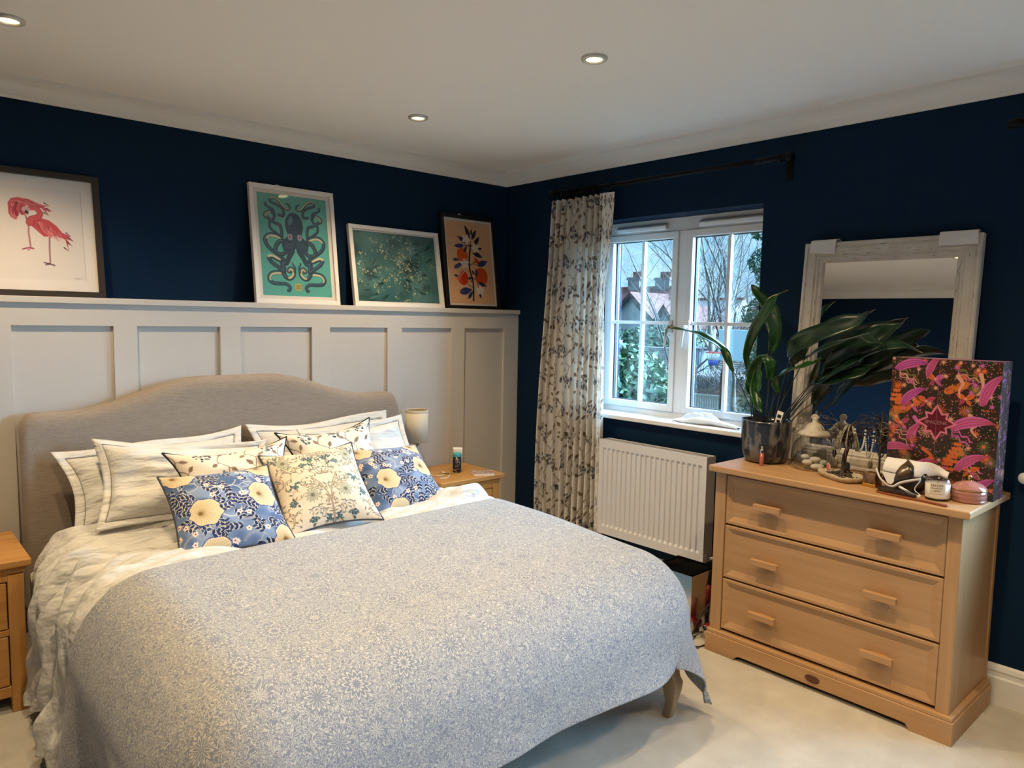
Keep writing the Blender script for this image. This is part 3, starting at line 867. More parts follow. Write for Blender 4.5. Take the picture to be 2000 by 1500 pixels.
# --- festive card box
def paint_box(w, h, seed, star=True):
    c = Canvas(w, h, '#34271c')
    r = random.Random(seed); s = w / 230.0
    Pk, Or, Ro, Cr, Gr = '#b8589a', '#c4602e', '#a0405a', '#c9907a', '#3f4a33'
    for i in range(30): c.ell(r.uniform(0, w), r.uniform(0, h), r.uniform(8, 26) * s, r.uniform(8, 20) * s, r.choice(['#24251c', '#331c1c', '#262c22']), r.random() * 3, .8)
    for i in range(1000):
        q = r.uniform(.7, 1.5) * s
        c.ell(r.uniform(0, w), r.uniform(0, h), q, q, r.choice([Pk, Or, Cr, '#a89070', Ro]))
    def banana(x, y, L, a, stripe):
        n = 12
        o, i_ = [], []
        for k in range(n + 1):
            t = k / n; th = a + (t - .5) * 1.7
            wd = L * .42 * math.sin(PI * min(1, t * .86 + .14)) ** .7
            o.append((x + L * math.cos(th), y + L * math.sin(th))); i_.append((x + (L - wd) * math.cos(th), y + (L - wd) * math.sin(th)))
        c.poly(o + i_[::-1], Pk)
        for f_ in (.28, .52, .76):
            c.line([(p[0] * (1 - f_) + q[0] * f_, p[1] * (1 - f_) + q[1] * f_) for p, q in zip(o, i_)], 2.6 * s, stripe)
    def wave(x, y, a, col, wd, n=20):
        P = []
        for k in range(n):
            t = k * 2.6 * s; o = 3 * s * math.sin(k * .8)
            P.append((x + t * math.cos(a) - o * math.sin(a), y + t * math.sin(a) + o * math.cos(a)))
        c.line(P, wd, col)
    def burst(x, y, R, col, n=14):
        for k in range(n):
            a = 2 * PI * k / n
            c.line([(x + .3 * R * math.cos(a), y + .3 * R * math.sin(a)), (x + R * math.cos(a), y + R * math.sin(a))], 1.4 * s, col)
        c.ell(x, y, R * .26, R * .26, r.choice([Ro, Pk, Or]))
    for x, y in ((.08, .07), (.62, .05), (.60, .50), (.05, .50), (.70, .72), (.30, .98)):
        for k in range(5): wave(x * w, y * h + k * 5 * s, r.uniform(.3, .7), r.choice([Pk, Cr, '#6d6a3c']), 2 * s)
    for x, y in ((.06, .24), (.10, .30), (.62, .66), (.58, .72), (.66, .60)):      # orange zigzag cones
        for k in range(3):
            yy_ = y * h + k * 11 * s; ww = (9 + 4 * k) * s
            P = [(x * w + ww * (q / 4 - 1), yy_ + (3 * s if q % 2 else 0)) for q in range(9)]
            c.poly(P + [(x * w + ww * .8, yy_ + 9 * s), (x * w - ww * .8, yy_ + 9 * s)], Or)
    for x, y in ((.57, .22), (.66, .19), (.06, .42)):
        c.ell(x * w, y * h, 17 * s, 9 * s, '#b8642a', -.5)
        for k in range(14): c.ell((x + r.uniform(-.06, .06)) * w, (y + r.uniform(-.025, .025)) * h, 1.3 * s, 1.3 * s, '#5a2a18')
    for x, y in ((.42, .15), (.70, .28), (.22, .36), (.12, .50), (.78, .80), (.35, .32), (.80, .93)):      # bows
        for sg in (-1, 1):
            c.leaf(x * w, y * h, (x + .09 * sg) * w, (y - .035) * h, 12 * s, r.choice([Pk, Or, Ro]), '#5a2030')
            c.leaf(x * w, y * h, (x + .06 * sg) * w, (y + .055) * h, 7 * s, r.choice([Pk, Or, Ro]), '#5a2030')
        c.ell(x * w, y * h, 3 * s, 3 * s, Cr)
    for i in range(20): burst(r.uniform(0, w), r.uniform(0, h), r.uniform(9, 15) * s, r.choice(['#6d6a3c', Cr, Or, '#8a8050']))
    for i in range(60): c.star(r.uniform(0, w), r.uniform(0, h), r.uniform(6, 11) * s, 2.6 * s, 8, r.choice([Or, Cr, Pk]), r.random())
    for x, y, a in ((.25, .45, 1.4), (.62, .12, 1.2), (.82, .10, 1.8), (.88, .90, 1.2), (.35, .68, .2), (.75, .40, -.5)):   # ribbons
        P = [tuple(q) for q in catmull([(x * w, y * h), ((x + .05 * math.cos(a) + .03) * w, (y + .05) * h), ((x + .02) * w, (y + .10) * h), ((x + .08 * math.cos(a)) * w, (y + .15) * h)], 6)]
        c.line(P, 9 * s, r.choice([Or, Pk, Cr]), 3 * s)
    for x, y, L, a in ((.22, .17, 52, -1.75), (.30, .37, 46, -2.2), (.80, .60, 62, -1.75), (.86, .84, 52, -2.1), (.34, .60, 36, -2.5), (1.06, .27, 56, -2.6), (1.0, 1.03, 60, -2.4), (.50, .10, 40, -2.6), (.10, .80, 46, -1.6), (.42, .90, 46, -2.0)):
        banana(x * w, y * h, L * s, a, r.choice([Ro, '#8c3a78']))
    if star:
        cx, cy = .455 * w, .475 * h
        c.star(cx, cy, .19 * w, .095 * w, 4, '#c9718a', -PI / 2); c.star(cx, cy, .155 * w, .085 * w, 4, '#c9718a', -PI / 2 + PI / 4)
        c.star(cx, cy, .155 * w, .078 * w, 4, '#5a1420', -PI / 2); c.star(cx, cy, .122 * w, .07 * w, 4, '#5a1420', -PI / 2 + PI / 4)
        c.ell(cx, cy, .085 * w, .085 * w, '#5a1420')
    return c.a

def flat_print(name, A, w, h, mat_, parent, origin=(0, 0, 0), u=(1, 0, 0), v=(0, 0, 1)):
    """a painted sheet: columns along u, rows downward against v, lower left at origin"""
    n, m = A.shape[:2]
    U, Vv = np.meshgrid(np.linspace(0, w, m), np.linspace(h, 0, n))
    X = origin[0] + U * u[0] + Vv * v[0]; Y = origin[1] + U * u[1] + Vv * v[1]; Z = origin[2] + U * u[2] + Vv * v[2]
    return link(name, grid_mesh(name, X, Y, Z, colors=A, smooth=False), mat_, parent)

# ------------------------------------------------------------------ framed pictures on the panel shelf
def picture(label, x0, x1, h, border, depth, fmat, art, art_mat, ar, mount=None, tab=None, yb=-.112, yt=-.028, z0=1.522):
    """lower edge rests on the shelf at yb, top leans on the wall at yt; border = frame width, mount = (side, top) of the mat"""
    tilt = math.atan2(yt - yb, h)
    t = thing('framed_picture', label, 'picture', ((x0 + x1) / 2, yb, z0), Euler((-tilt, 0, 0)), 'pictures on the panel shelf')
    W = x1 - x0; a = W / 2
    f = MB()
    f.box((-a, 0, 0), (a, depth, border)); f.box((-a, 0, h - border), (a, depth, h))
    f.box((-a, 0, border), (-a + border, depth, h - border)); f.box((a - border, 0, border), (a, depth, h - border))
    f.build('frame', fmat, t, .0015)
    MB().box((-a + border * .5, depth * .55, border * .5), (a - border * .5, depth * .95, h - border * .5)).build('backing', M['card'], t)
    ms, mt = mount or (0, 0)
    iw, ih = W - 2 * border, h - 2 * border
    if mount:
        mm = MB(); y = depth * .42
        mm.box((-iw / 2, y, border), (iw / 2, y + .0015, border + mt)); mm.box((-iw / 2, y, h - border - mt), (iw / 2, y + .0015, h - border))
        mm.box((-iw / 2, y, border + mt), (-iw / 2 + ms, y + .0015, h - border - mt)); mm.box((iw / 2 - ms, y, border + mt), (iw / 2, y + .0015, h - border - mt))
        mm.build('mount', M['mount'], t)
    aw, ah = iw - 2 * ms, ih - 2 * mt
    n = int(ar); m_ = int(ar * ah / aw)
    flat_print('print', art(n, m_), aw, ah, art_mat, t, (-aw / 2, depth * .45, border + mt))
    MB().box((-iw / 2, depth * .25, border), (iw / 2, depth * .25 + .002, h - border)).build('glass', M['pic_glass'], t)
    if tab:
        MB().add([(tab[0], depth, h - .01), (tab[1], depth, h - .01), (tab[1], depth + .004, h + .001), (tab[0], depth + .004, h + tab[2])], [(0, 1, 2, 3)]) \
            .box((tab[0], depth, h - .03), (tab[0] + .02, depth + .002, h + tab[2])).build('hanging_tab', M['card_white'], t)
    return t
M['card'] = mat('brown_backing_card', (0.25, 0.17, 0.10), 0.9)
M['card_white'] = mat('white_card', (0.75, 0.73, 0.72), 0.8)
M['mount'] = mat('off_white_mount', (0.74, 0.71, 0.68), 0.85)
M['frame_black'] = mat('black_frame', (0.010, 0.009, 0.010), 0.35, spec=0.4)
M['frame_brown'] = mat('dark_brown_frame', (0.030, 0.022, 0.018), 0.4, spec=0.4)
M['frame_white'] = mat('white_frame', (0.74, 0.72, 0.70), 0.35, spec=0.4)
picture('pair of pink flamingos drawn on white paper in a dark brown frame', -2.888, -2.432, .538, .026, .026, M['frame_brown'], paint_flamingos, M['paint_print'], 210, tab=(.10, .17, .004))
picture('dark octopus on turquoise print in a white frame', -1.757, -1.289, .612, .022, .026, M['frame_white'], paint_octopus, M['paint_print'], 240, mount=(.020, .020), tab=(-.08, .0, .012))
picture('dark teal speckled landscape-shaped print in a white frame', -1.197, -.582, .463, .022, .026, M['frame_white'], paint_teal, M['paint_print'], 260, mount=(.008, .008))
picture('orange branch with navy leaves on peach print in a black frame', -.562, -.132, .592, .022, .026, M['frame_black'], paint_oranges, M['paint_print'], 190, mount=(.014, .014), tab=(-.06, .03, .014))
# ------------------------------------------------------------------ bed
BX0, BX1 = -2.790, -1.000
bed = thing('bed', 'upholstered double bed with arched taupe linen headboard and wooden legs', 'bed', (-1.895, -1.2, 0))
def headboard():
    n = 60
    top = []
    for i in range(n + 1):
        t = i / n; x = BX0 + (BX1 - BX0) * t
        u = abs(t - .5) * 2
        z = 1.045 + .125 * float(smooth01(np.array((0.80 - u) / .62)))
        top.append((x, z))
    # rounded top corners
    def corner(x, z):
        e = min(x - BX0, BX1 - x); r = .05
        if e < r: z -= r - math.sqrt(max(0, r * r - (r - e) ** 2))
        return z
    top = [(x, corner(x, z)) for x, z in top]
    yf, yb = -.245, -.142
    prof = [(yb, 0.0), (yb + .0, -.0)]
    # section across the thickness: back, rolled top edge, front
    sec = [(yb, -.03), (yb - .008, -.008), (yb - .03, 0.0), (yf + .035, -.001), (yf + .012, -.012), (yf + .002, -.035), (yf, -.07)]
    V = []; F = []
    m = len(sec)
    rows = []
    for (x, z) in top:
        row = []
        for (y, dz) in sec:
            row.append(len(V)); V.append((x, y, z + dz))
        row.append(len(V)); V.append((x, yf, .25))
        row.insert(0, len(V)); V.append((x, yb, .25))
        rows.append(row)
    for A, B in zip(rows[:-1], rows[1:]):
        for k in range(len(A) - 1):
            F.append((A[k], A[k + 1], B[k + 1], B[k]))
    F.append(tuple(rows[0])); F.append(tuple(rows[-1][::-1]))
    mb = MB(); mb.add(V, F, True)
    return mb
headboard().build('headboard', M['headboard'], bed)
MB().box((BX0 + .06, -2.10, .19), (BX1 - .06, -.24, .31)).build('divan_base', M['headboard'], bed, .02, 2)
M['leg_wood'] = wood('limed_oak_leg', (0.30, 0.22, 0.13), (0.40, 0.30, 0.19), axis=2)
def bedleg(x, y, sg):
    t = MB(); prof = [(0, .0), (.018, .0), (.0185, .02), (.020, .06), (.030, .11), (.036, .14), (.030, .165), (.034, .20)]
    # cabriole-like leg: square section swelling at the knee
    V = []; F = []
    for r, z in prof[1:]:
        ox = 0.010 * math.sin(z * 16) * sg
        for a, b in ((-1, -1), (1, -1), (1, 1), (-1, 1)):
            V.append((x + a * r * .75 + ox, y + b * r - (.01 * math.sin(z * 18)), z))
    n = len(prof) - 1
    for i in range(n - 1):
        for k in range(4):
            F.append((i * 4 + k, i * 4 + (k + 1) % 4, (i + 1) * 4 + (k + 1) % 4, (i + 1) * 4 + k))
    F.append((3, 2, 1, 0)); F.append(tuple(range(4 * n - 4, 4 * n)))
    t.add(V, F); return t
for x, y, sg in ((-1.075, -2.175, 1), (-2.715, -2.175, -1), (-1.075, -.32, 1), (-2.715, -.32, -1)):
    lg = bedleg(x, y, sg).build('leg', M['leg_wood'], bed, .006, 3)
    for p_ in lg.data.polygons: p_.use_smooth = True

def rounded_block(x0, x1, y0, y1, z0, z1, r, name, mat_, label, cat, wr=0.0):
    n, m = 60, 60
    a = np.linspace(-1, 1, n); b = np.linspace(-1, 1, m)
    mb = MB().box((x0, y0, z0), (x1, y1, z1))
    return solo(name, mb, mat_, label, cat, bevel=r, bseg=5)
mattress = rounded_block(-2.760, -1.05, -2.13, -.248, .305, .576, .12, 'mattress', M['linen_sheet'], 'thick mattress in a white fitted sheet on the bed', 'mattress')
for p_ in mattress.data.polygons: p_.use_smooth = True

# draped cloth: duvet and bedspread share one underlying shape
DX0, DX1, DY1 = -2.825, -.970, -2.270     # outer faces of the draped bed
S_F = sines(11, 9, 14, 30); S_N = sines(5, 14, 2.5, 9); S_W = sines(17, 30, 26, 110); S_H = sines(23, 10, 9, 26)
RD = .23
def drape(s, t, off, z0, wr=None, corner_flare=0.0):
    """s: cloth x, t: cloth distance toward the foot (positive), both measured flat. Returns X,Y,Z."""
    r = RD
    sx0, sx1, ty = DX0 + r, DX1 - r, -DY1 - r
    ex = np.where(s < sx0, s - sx0, np.where(s > sx1, s - sx1, 0.0))
    ey = np.where(t > ty, t - ty, 0.0)
    L = np.hypot(ex, ey) + 1e-9
    dx, dy = ex / L, ey / L
    th = np.minimum(L / r, PI / 2)
    hor = (r + off) * np.sin(th)
    drop = (r + off) * (1 - np.cos(th)) + np.maximum(L - r * PI / 2, 0)
    fl = np.maximum(L - r * PI / 2, 0)
    per = np.where(np.abs(ex) > ey, t, s + t * .3)
    folds = wob(S_F, per * np.ones_like(s), np.zeros_like(s))
    hor = hor + fl * (.07 + .08 * smooth01(np.abs(dx * dy) / .3)) + folds * .085 * smooth01(fl / .34) * (1.0 + corner_flare * (np.abs(dx * dy) > .1))
    X = np.clip(s, sx0, sx1) + dx * hor
    Y = -(np.minimum(t, ty) + dy * hor)
    puff = wob(S_N, s, t) * .012
    # the bed is softly crowned and sinks a little to the foot
    Z = z0 + off - drop + puff * (1 - smooth01(drop / .2)) - .030 * smooth01((t - 1.5) / .7)
    if wr is not None:
        X = X + wr * dx; Y = Y - wr * dy; Z = Z + wr * np.cos(th)
    return X, Y, Z

Z0 = .636
def duvet():
    n, m = 230, 330
    t0, t1 = .50, 2.30
    s0, s1 = DX0 + RD - .735, DX1 - RD + .42
    S, T = np.meshgrid(np.linspace(s0, s1, m), np.linspace(t0, t1, n))
    S = S + .012 * np.sin(T * 9)
    S = np.where(S < DX0 + RD, DX0 + RD + (S - DX0 - RD) * (1 - .10 * smooth01((T - 1.3) / .3)), S)
    fade = 1 - smooth01((T - 1.16) / .12)
    wr = fade * (.017 * wob(S_W, S * .55, T * 1.7) + .014 * wob(S_H, S * .5, T * 2.4) + .016 * np.maximum(0, wob(S_N, S * 2, T * 3)))
    edge = 1 - smooth01((T - t0) / .13)
    side = smooth01((DX0 + .26 - S) / .25)
    gath = fade * side * .016 * np.sin(T * 62 + 2.2 * np.sin(S * 9) + 3 * np.sin(T * 7))
    X, Y, Z = drape(S, T, 0.0, Z0, wr + gath)
    Z = Z - edge * .022 + .012 * fade * np.exp(-((T - .62) / .09) ** 2) + .016 * fade * np.exp(-((T - 1.10) / .10) ** 2) * (1 + .6 * np.sin(S * 5))
    Z = Z - .020 * fade * (1 - smooth01((DX0 + RD - S) / .12))
    hang = (S < DX0 + RD) & (Z < .50) & (Y > -1.9)
    X = np.where(hang, np.minimum(X, -2.782), X)
    by_stand = smooth01((Y + .70) / .05)                       # beside the nightstand it hangs flat in the gap
    X = np.where(by_stand > 0, np.maximum(X, -2.95 + (2.95 - 2.812) * by_stand), X)
    Z = np.maximum(Z, .035 + .02 * np.sin(S * 30))
    me = grid_mesh('duvet', X, Y, Z, off=(-1.9, -1.3, .05), flip=True)
    o = link('duvet', me, M['linen_crumpled']); o.location = (-1.9, -1.3, .05)
    md = o.modifiers.new('thickness', 'SOLIDIFY'); md.thickness = .010; md.offset = -1
    return tag(o, 'crumpled white cotton duvet spread over the bed and hanging down its side', 'duvet')
duvet()

def bedspread_mat():
    m, nt, b = new_mat('woven_paisley_matelasse')
    N = nt.nodes.new; L = nt.links.new
    uvn = N('ShaderNodeUVMap'); uvn.uv_map = 'st'
    def noise(sc, det, ds=0.0, src=None):
        no = N('ShaderNodeTexNoise'); no.inputs['Scale'].default_value = sc; no.inputs['Detail'].default_value = det
        no.inputs['Distortion'].default_value = ds; no.inputs['Roughness'].default_value = .45
        L(src or uvn.outputs[0], no.inputs['Vector']); return no
    def math_(op, a, b_=None, v=None):
        k = N('ShaderNodeMath'); k.operation = op
        L(a, k.inputs[0])
        if b_ is not None: L(b_, k.inputs[1])
        if v is not None: k.inputs[1].default_value = v
        return k.outputs[0]
    # curling threads: contour lines of a warped noise field
    warp = noise(50, 2)
    mx = N('ShaderNodeVectorMath'); mx.operation = 'MULTIPLY_ADD'
    mx.inputs[1].default_value = (.021, .021, 0); L(warp.outputs['Color'], mx.inputs[0]); L(uvn.outputs[0], mx.inputs[2])
    n1 = noise(72, 1.5, 1.2, mx.outputs[0])
    saw = math_('MULTIPLY', n1.outputs['Fac'], v=7.0)
    fr = math_('PINGPONG', saw, v=.5)
    ln = math_('LESS_THAN', fr, v=.20)
    # flower medallions on a half-drop repeat
    vo = N('ShaderNodeTexVoronoi'); vo.feature = 'F1'; vo.inputs['Scale'].default_value = 105; vo.inputs['Randomness'].default_value = .85
    L(mx.outputs[0], vo.inputs['Vector'])
    dot = math_('LESS_THAN', vo.outputs['Distance'], v=.20)
    big = N('ShaderNodeTexVoronoi'); big.feature = 'F1'; big.inputs['Scale'].default_value = 7.5; big.inputs['Randomness'].default_value = .45
    L(uvn.outputs[0], big.inputs['Vector'])
    dv = N('ShaderNodeVectorMath'); dv.operation = 'SUBTRACT'
    L(uvn.outputs[0], dv.inputs[0]); L(big.outputs['Position'], dv.inputs[1])
    sp = N('ShaderNodeSeparateXYZ'); L(dv.outputs[0], sp.inputs[0])
    at = math_('ARCTAN2', sp.outputs['Y'], sp.outputs['X'])
    pet = math_('ABSOLUTE', math_('SINE', math_('MULTIPLY', at, v=6.0)))
    le = N('ShaderNodeVectorMath'); le.operation = 'LENGTH'; L(dv.outputs[0], le.inputs[0])
    q = math_('ADD', le.outputs['Value'], math_('MULTIPLY', math_('MULTIPLY', pet, le.outputs['Value']), v=-.35))
    ring = math_('PINGPONG', math_('MULTIPLY', q, v=88.0), v=.5)
    ring = math_('LESS_THAN', ring, v=.17)
    near = math_('LESS_THAN', q, v=.029)
    ring = math_('MULTIPLY', ring, near)
    ln = math_('MULTIPLY', ln, math_('SUBTRACT', math_('ADD', near, v=1.0), math_('MULTIPLY', near, v=2.0)))
    dot = math_('MULTIPLY', dot, math_('SUBTRACT', math_('ADD', near, v=1.0), math_('MULTIPLY', near, v=2.0)))
    pat = math_('MAXIMUM', ln, dot)
    pat = math_('MAXIMUM', pat, ring)
    cm = N('ShaderNodeMix'); cm.data_type = 'RGBA'
    cm.inputs['A'].default_value = (0.205, 0.225, 0.280, 1); cm.inputs['B'].default_value = (0.47, 0.455, 0.43, 1)
    L(pat, cm.inputs['Factor']); L(cm.outputs['Result'], b.inputs['Base Color'])
    b.inputs['Roughness'].default_value = .9; b.inputs['Specular IOR Level'].default_value = .12; b.inputs['Sheen Weight'].default_value = .15
    bp = N('ShaderNodeBump'); bp.inputs['Strength'].default_value = .45; bp.inputs['Distance'].default_value = .003
    L(pat, bp.inputs['Height']); L(bp.outputs[0], b.inputs['Normal'])
    return m
M['bedspread'] = bedspread_mat()
def bedspread():
    n, m = 260, 330
    s0, s1 = DX0 + RD - .75, DX1 - RD + .50
    t1 = -DY1 - RD + .485
    a = np.linspace(0, 1, m); b = np.linspace(0, 1, n)
    A, B = np.meshgrid(a, b)
    S = s0 + (s1 - s0) * A
    t0 = 1.235 + .075 * (1 - A) + .02 * np.sin(A * 9)      # top edge runs a little askew
    T = t0 + (t1 - t0) * B
    X, Y, Z = drape(S, T, .013, Z0 + .004, corner_flare=-.5)
    hem = smooth01((B - .97) / .03)
    Z = np.maximum(Z, .030)
    uv = np.stack([S, T], -1)
    me = grid_mesh('bedspread', X, Y, Z, off=(-1.9, -1.8, .05), uv=uv, flip=True)
    o = link('bedspread', me, M['bedspread']); o.location = (-1.9, -1.8, .05)
    md = o.modifiers.new('thickness', 'SOLIDIFY'); md.thickness = .006; md.offset = 1
    return tag(o, 'blue-grey and cream woven floral bedspread draped over the foot of the bed', 'bedspread')
bedspread()

# ------------------------------------------------------------------ pillows and cushions
def pillow_surface(w, h, thick, n, m, sag=0.05, wr=0.0, seed=1, p=2.4, side=1, edge=0.0):
    u = np.linspace(-1, 1, m); v = np.linspace(1, -1, n)
    U, V = np.meshgrid(u, v)
    T = thick / 2 * (np.clip(1 - np.abs(U) ** p, 0, 1) ** .62) * (np.clip(1 - np.abs(V) ** p, 0, 1) ** .62)
    X = w / 2 * U * (1 - sag * (1 - V ** 2) * np.abs(U) ** 2)
    Z = h / 2 * V * (1 - sag * 1.3 * (1 - U ** 2) * np.abs(V) ** 2)
    if wr > 0:
        q = sines(seed, 22, 16, 95)
        rim = (1 - np.abs(U) ** 6) * (1 - np.abs(V) ** 6)
        T = T + wr * wob(q, X * .7, Z * 1.5) * rim
        Z = Z + wr * .5 * wob(sines(seed + 5, 8, 5, 14), X, Z) * (np.abs(V) ** 2)
    return X, -side * T, Z

def pillow(name, label, cat, loc, ang, w, h, thick, group, col=None, mat_=None, sag=.09, wr=0.0, seed=1, n=48, flange=0.0, piping=None, back=None, scale=1.0):
    e = Matrix.Rotation(math.radians(ang[0]), 4, 'Z') @ Matrix.Rotation(math.radians(ang[1]), 4, 'X') @ Matrix.Rotation(math.radians(ang[2]), 4, 'Y')
    t = thing(name, label, cat, loc, e.to_euler(), group)
    if col is not None: N_, M_ = col.shape[:2]
    else: M_ = n; N_ = int(n * h / w)
    X, Y, Z = pillow_surface(w, h, thick, N_, M_, sag, wr, seed)
    link('cover_front', grid_mesh('cover_front', X, Y, Z, colors=col), mat_, t)
    nb = 40
    Xb, Yb, Zb = pillow_surface(w, h, thick, nb, nb, sag, 0, seed, side=-1)
    link('cover_back', grid_mesh('cover_back', Xb, Yb, Zb, flip=True), back or mat_, t)
    # border loop in order
    nb = 40
    Xe, Ye, Ze = pillow_surface(w, h, thick, nb, nb, sag, wr, seed)
    ring = [(Xe[0, i], Ze[0, i]) for i in range(nb)] + [(Xe[i, -1], Ze[i, -1]) for i in range(1, nb)] + \
           [(Xe[-1, i], Ze[-1, i]) for i in range(nb - 2, -1, -1)] + [(Xe[i, 0], Ze[i, 0]) for i in range(nb - 2, 0, -1)]
    if flange:
        V = []; F = []; k = len(ring); q = sines(seed + 3, 8, 6, 22)
        for j in range(4):
            for (x, z) in ring:
                f_ = 1 + 0 * x
                ox = x + flange * j / 3 * (np.clip(x / (w / 2), -1, 1)) ** 3
                oz = z + flange * j / 3 * (np.clip(z / (h / 2), -1, 1)) ** 3
                yy = .016 * (j / 3) * float(wob(q, np.array(x), np.array(z)))
                V.append((float(ox), yy, float(oz)))
        for j in range(3):
            for i in range(k):
                F.append((j * k + i, j * k + (i + 1) % k, (j + 1) * k + (i + 1) % k, (j + 1) * k + i))
        mb = MB(); mb.add(V, F, True); fo = mb.build('flange', mat_, t)
        md = fo.modifiers.new('thickness', 'SOLIDIFY'); md.thickness = .004; md.offset = 0
        P = [(x, -.0025, z) for x, z in ring]; P.append(P[0])
        MB().tube(P, .0011, 6, cap=False).build('stitch_line', M['stitch'], t)
    if piping:
        P = [(x, 0, z) for x, z in ring]; P.append(P[0])
        MB().tube(P, .0042, 8, cap=False).build('piping', piping, t)
    return t

GW = 'plain white pillows against the headboard'
pillow('pillow', 'white oxford pillow propped against the headboard beside the lamp nightstand with the wooden drawers', 'pillow', (-2.285, -.380, .760), (2, -36, -3), .71, .31, .15, GW, mat_=M['linen'], wr=.018, seed=3, flange=.045, n=70)['label'] = 'rear white oxford pillow leaning on the taupe headboard behind another white pillow'
pillow('pillow', 'front white pillow with crumpled cotton and grey stitching leaning on another white pillow', 'pillow', (-2.255, -.575, .772), (-5, -36, 4), .62, .33, .17, GW, mat_=M['linen'], wr=.024, seed=9, flange=.035, n=80)
pillow('pillow', 'rear white oxford pillow behind the piped floral pillow next to the lamp', 'pillow', (-1.485, -.358, .766), (1, -30, 0), .71, .32, .14, GW, mat_=M['linen'], wr=.016, seed=14, flange=.045, n=70)
pillow('pillow', 'front white pillow lit warm yellow beside the lamp', 'pillow', (-1.385, -.530, .768), (2, -34, -3), .55, .33, .15, GW, mat_=M['linen'], wr=.018, seed=19, flange=.035, n=70)
GF = 'navy piped floral pillows'
pillow('pillow', 'cream floral pillow with navy piping behind the blue cushion and the scroll cushion', 'pillow', (-2.125, -.785, .776), (-5, -38, -3), .51, .37, .17, GF, col=paint_trail(240, 170, 460, 5), mat_=M['paint_cloth'], sag=.22, wr=.010, seed=4, piping=M['navy_piping'], back=M['linen'])
pillow('pillow', 'cream floral pillow with navy piping leaning on white pillow near the lamp', 'pillow', (-1.612, -.672, .790), (2, -33, -4), .51, .38, .16, GF, col=paint_trail(240, 175, 460, 8), mat_=M['paint_cloth'], sag=.22, wr=.010, seed=6, piping=M['navy_piping'], back=M['linen'])
M['cushion_back'] = mat('beige_linen_cushion_back', (0.38, 0.30, 0.20), 0.9, spec=0.1)
M['cushion_seam'] = mat('dark_cushion_seam', (0.05, 0.055, 0.08), 0.9)
GC = 'square scatter cushions'
NB = 210
pillow('cushion', 'blue floral cushion with tan blooms standing in front of the white pillows', 'cushion', (-2.259, -1.018, .735), (-6.3, -54.6, -.8), .41, .41, .13, GC, col=paint_blue(NB, NB, 31), mat_=M['paint_cloth'], sag=.10, wr=.004, seed=21, piping=M['cushion_seam'], back=M['cushion_back'])
pillow('cushion', 'cream scroll-patterned cushion with grey-green leaves between two blue cushions', 'cushion', (-1.862, -.985, .757), (-9.7, -47, -4.2), .407, .407, .14, GC, col=paint_scroll(NB, NB, 33), mat_=M['paint_cloth'], sag=.11, wr=.004, seed=22, piping=M['cushion_seam'], back=M['cushion_back'])
pillow('cushion', 'blue floral cushion with beige sides slumped beside the nightstand with the book', 'cushion', (-1.434, -.899, .725), (1.8, -52, 2.9), .384, .384, .13, GC, col=paint_blue(NB, NB, 47), mat_=M['paint_cloth'], sag=.06, wr=.004, seed=25, piping=M['cushion_back'], back=M['cushion_back'])

# ------------------------------------------------------------------ nightstands
def nightstand(x0, x1, y0, y1, H, label):
    cx, cy = (x0 + x1) / 2, (y0 + y1) / 2
    t = thing('nightstand', label, 'nightstand', (cx, cy, 0), group='oak bedside nightstands')
    tp = MB().box((x0, y0, H - .026), (x1, y1, H)); tp.build('top', M['oak'], t, .004, 2)
    i = .022
    MB().prism([(x0 + i, H - .055), (x0 + i * .5, H - .026), (x1 - i * .5, H - .026), (x1 - i, H - .055)], 1, y0 + i, y1).build('moulding', M['oak'], t)
    b = MB()
    b.box((x0 + i, y0 + i, .06), (x0 + i + .05, y1, H - .05)); b.box((x1 - i - .05, y0 + i, .06), (x1 - i, y1, H - .05))
    b.box((x0 + i + .05, y0 + i + .002, .06), (x1 - i - .05, y0 + i + .03, .10)); b.box((x0 + i + .05, y0 + i + .002, .29), (x1 - i - .05, y0 + i + .03, .312))
    b.box((x0 + i + .05, y1 - .02, .06), (x1 - i - .05, y1, H - .05))
    b.box((x0 + i, y0 + i + .002, H - .08), (x1 - i, y0 + i + .03, H - .05))
    b.build('body', M['oak_v'], t, .002)
    MB().box((x0 + i + .045, y0 + i + .022, .08), (x1 - i - .045, y0 + i + .04, H - .06)).build('gap_shade_sheet', M['dark_gap'], t)  # dark sheet painting the shade in the drawer gaps
    for z0, z1 in ((.104, .287), (.316, H - .084)):
        d = MB().box((x0 + i + .054, y0 + i + .001, z0), (x1 - i - .054, y0 + i + .020, z1)).build('drawer', M['oak'], t, .003)
        MB().lathe([(0, .022), (.010, .021), (.0135, .015), (.011, .008), (.006, .005), (.006, 0)][::-1], seg=18).xf(
            Matrix.Translation((cx, y0 + i + .001, (z0 + z1) / 2)) @ Matrix.Rotation(PI / 2, 4, 'X')).build('knob', M['oak_v'], d)
    for a in (x0 + i, x1 - i - .05):
        for c_ in (y0 + i, y1 - .05):
            MB().box((a, c_, 0), (a + .05, c_ + .05, .062)).build('foot', M['oak_v'], t, .002)
    return t
NH = .57
nightstand(-.945, -.486, -.577, -.156, NH, 'honey oak nightstand carrying a book, bottle and cable beside the bed')
nightstand(-3.285, -2.824, -.632, -.190, NH, 'honey oak nightstand under the flamingo print beside the bed')

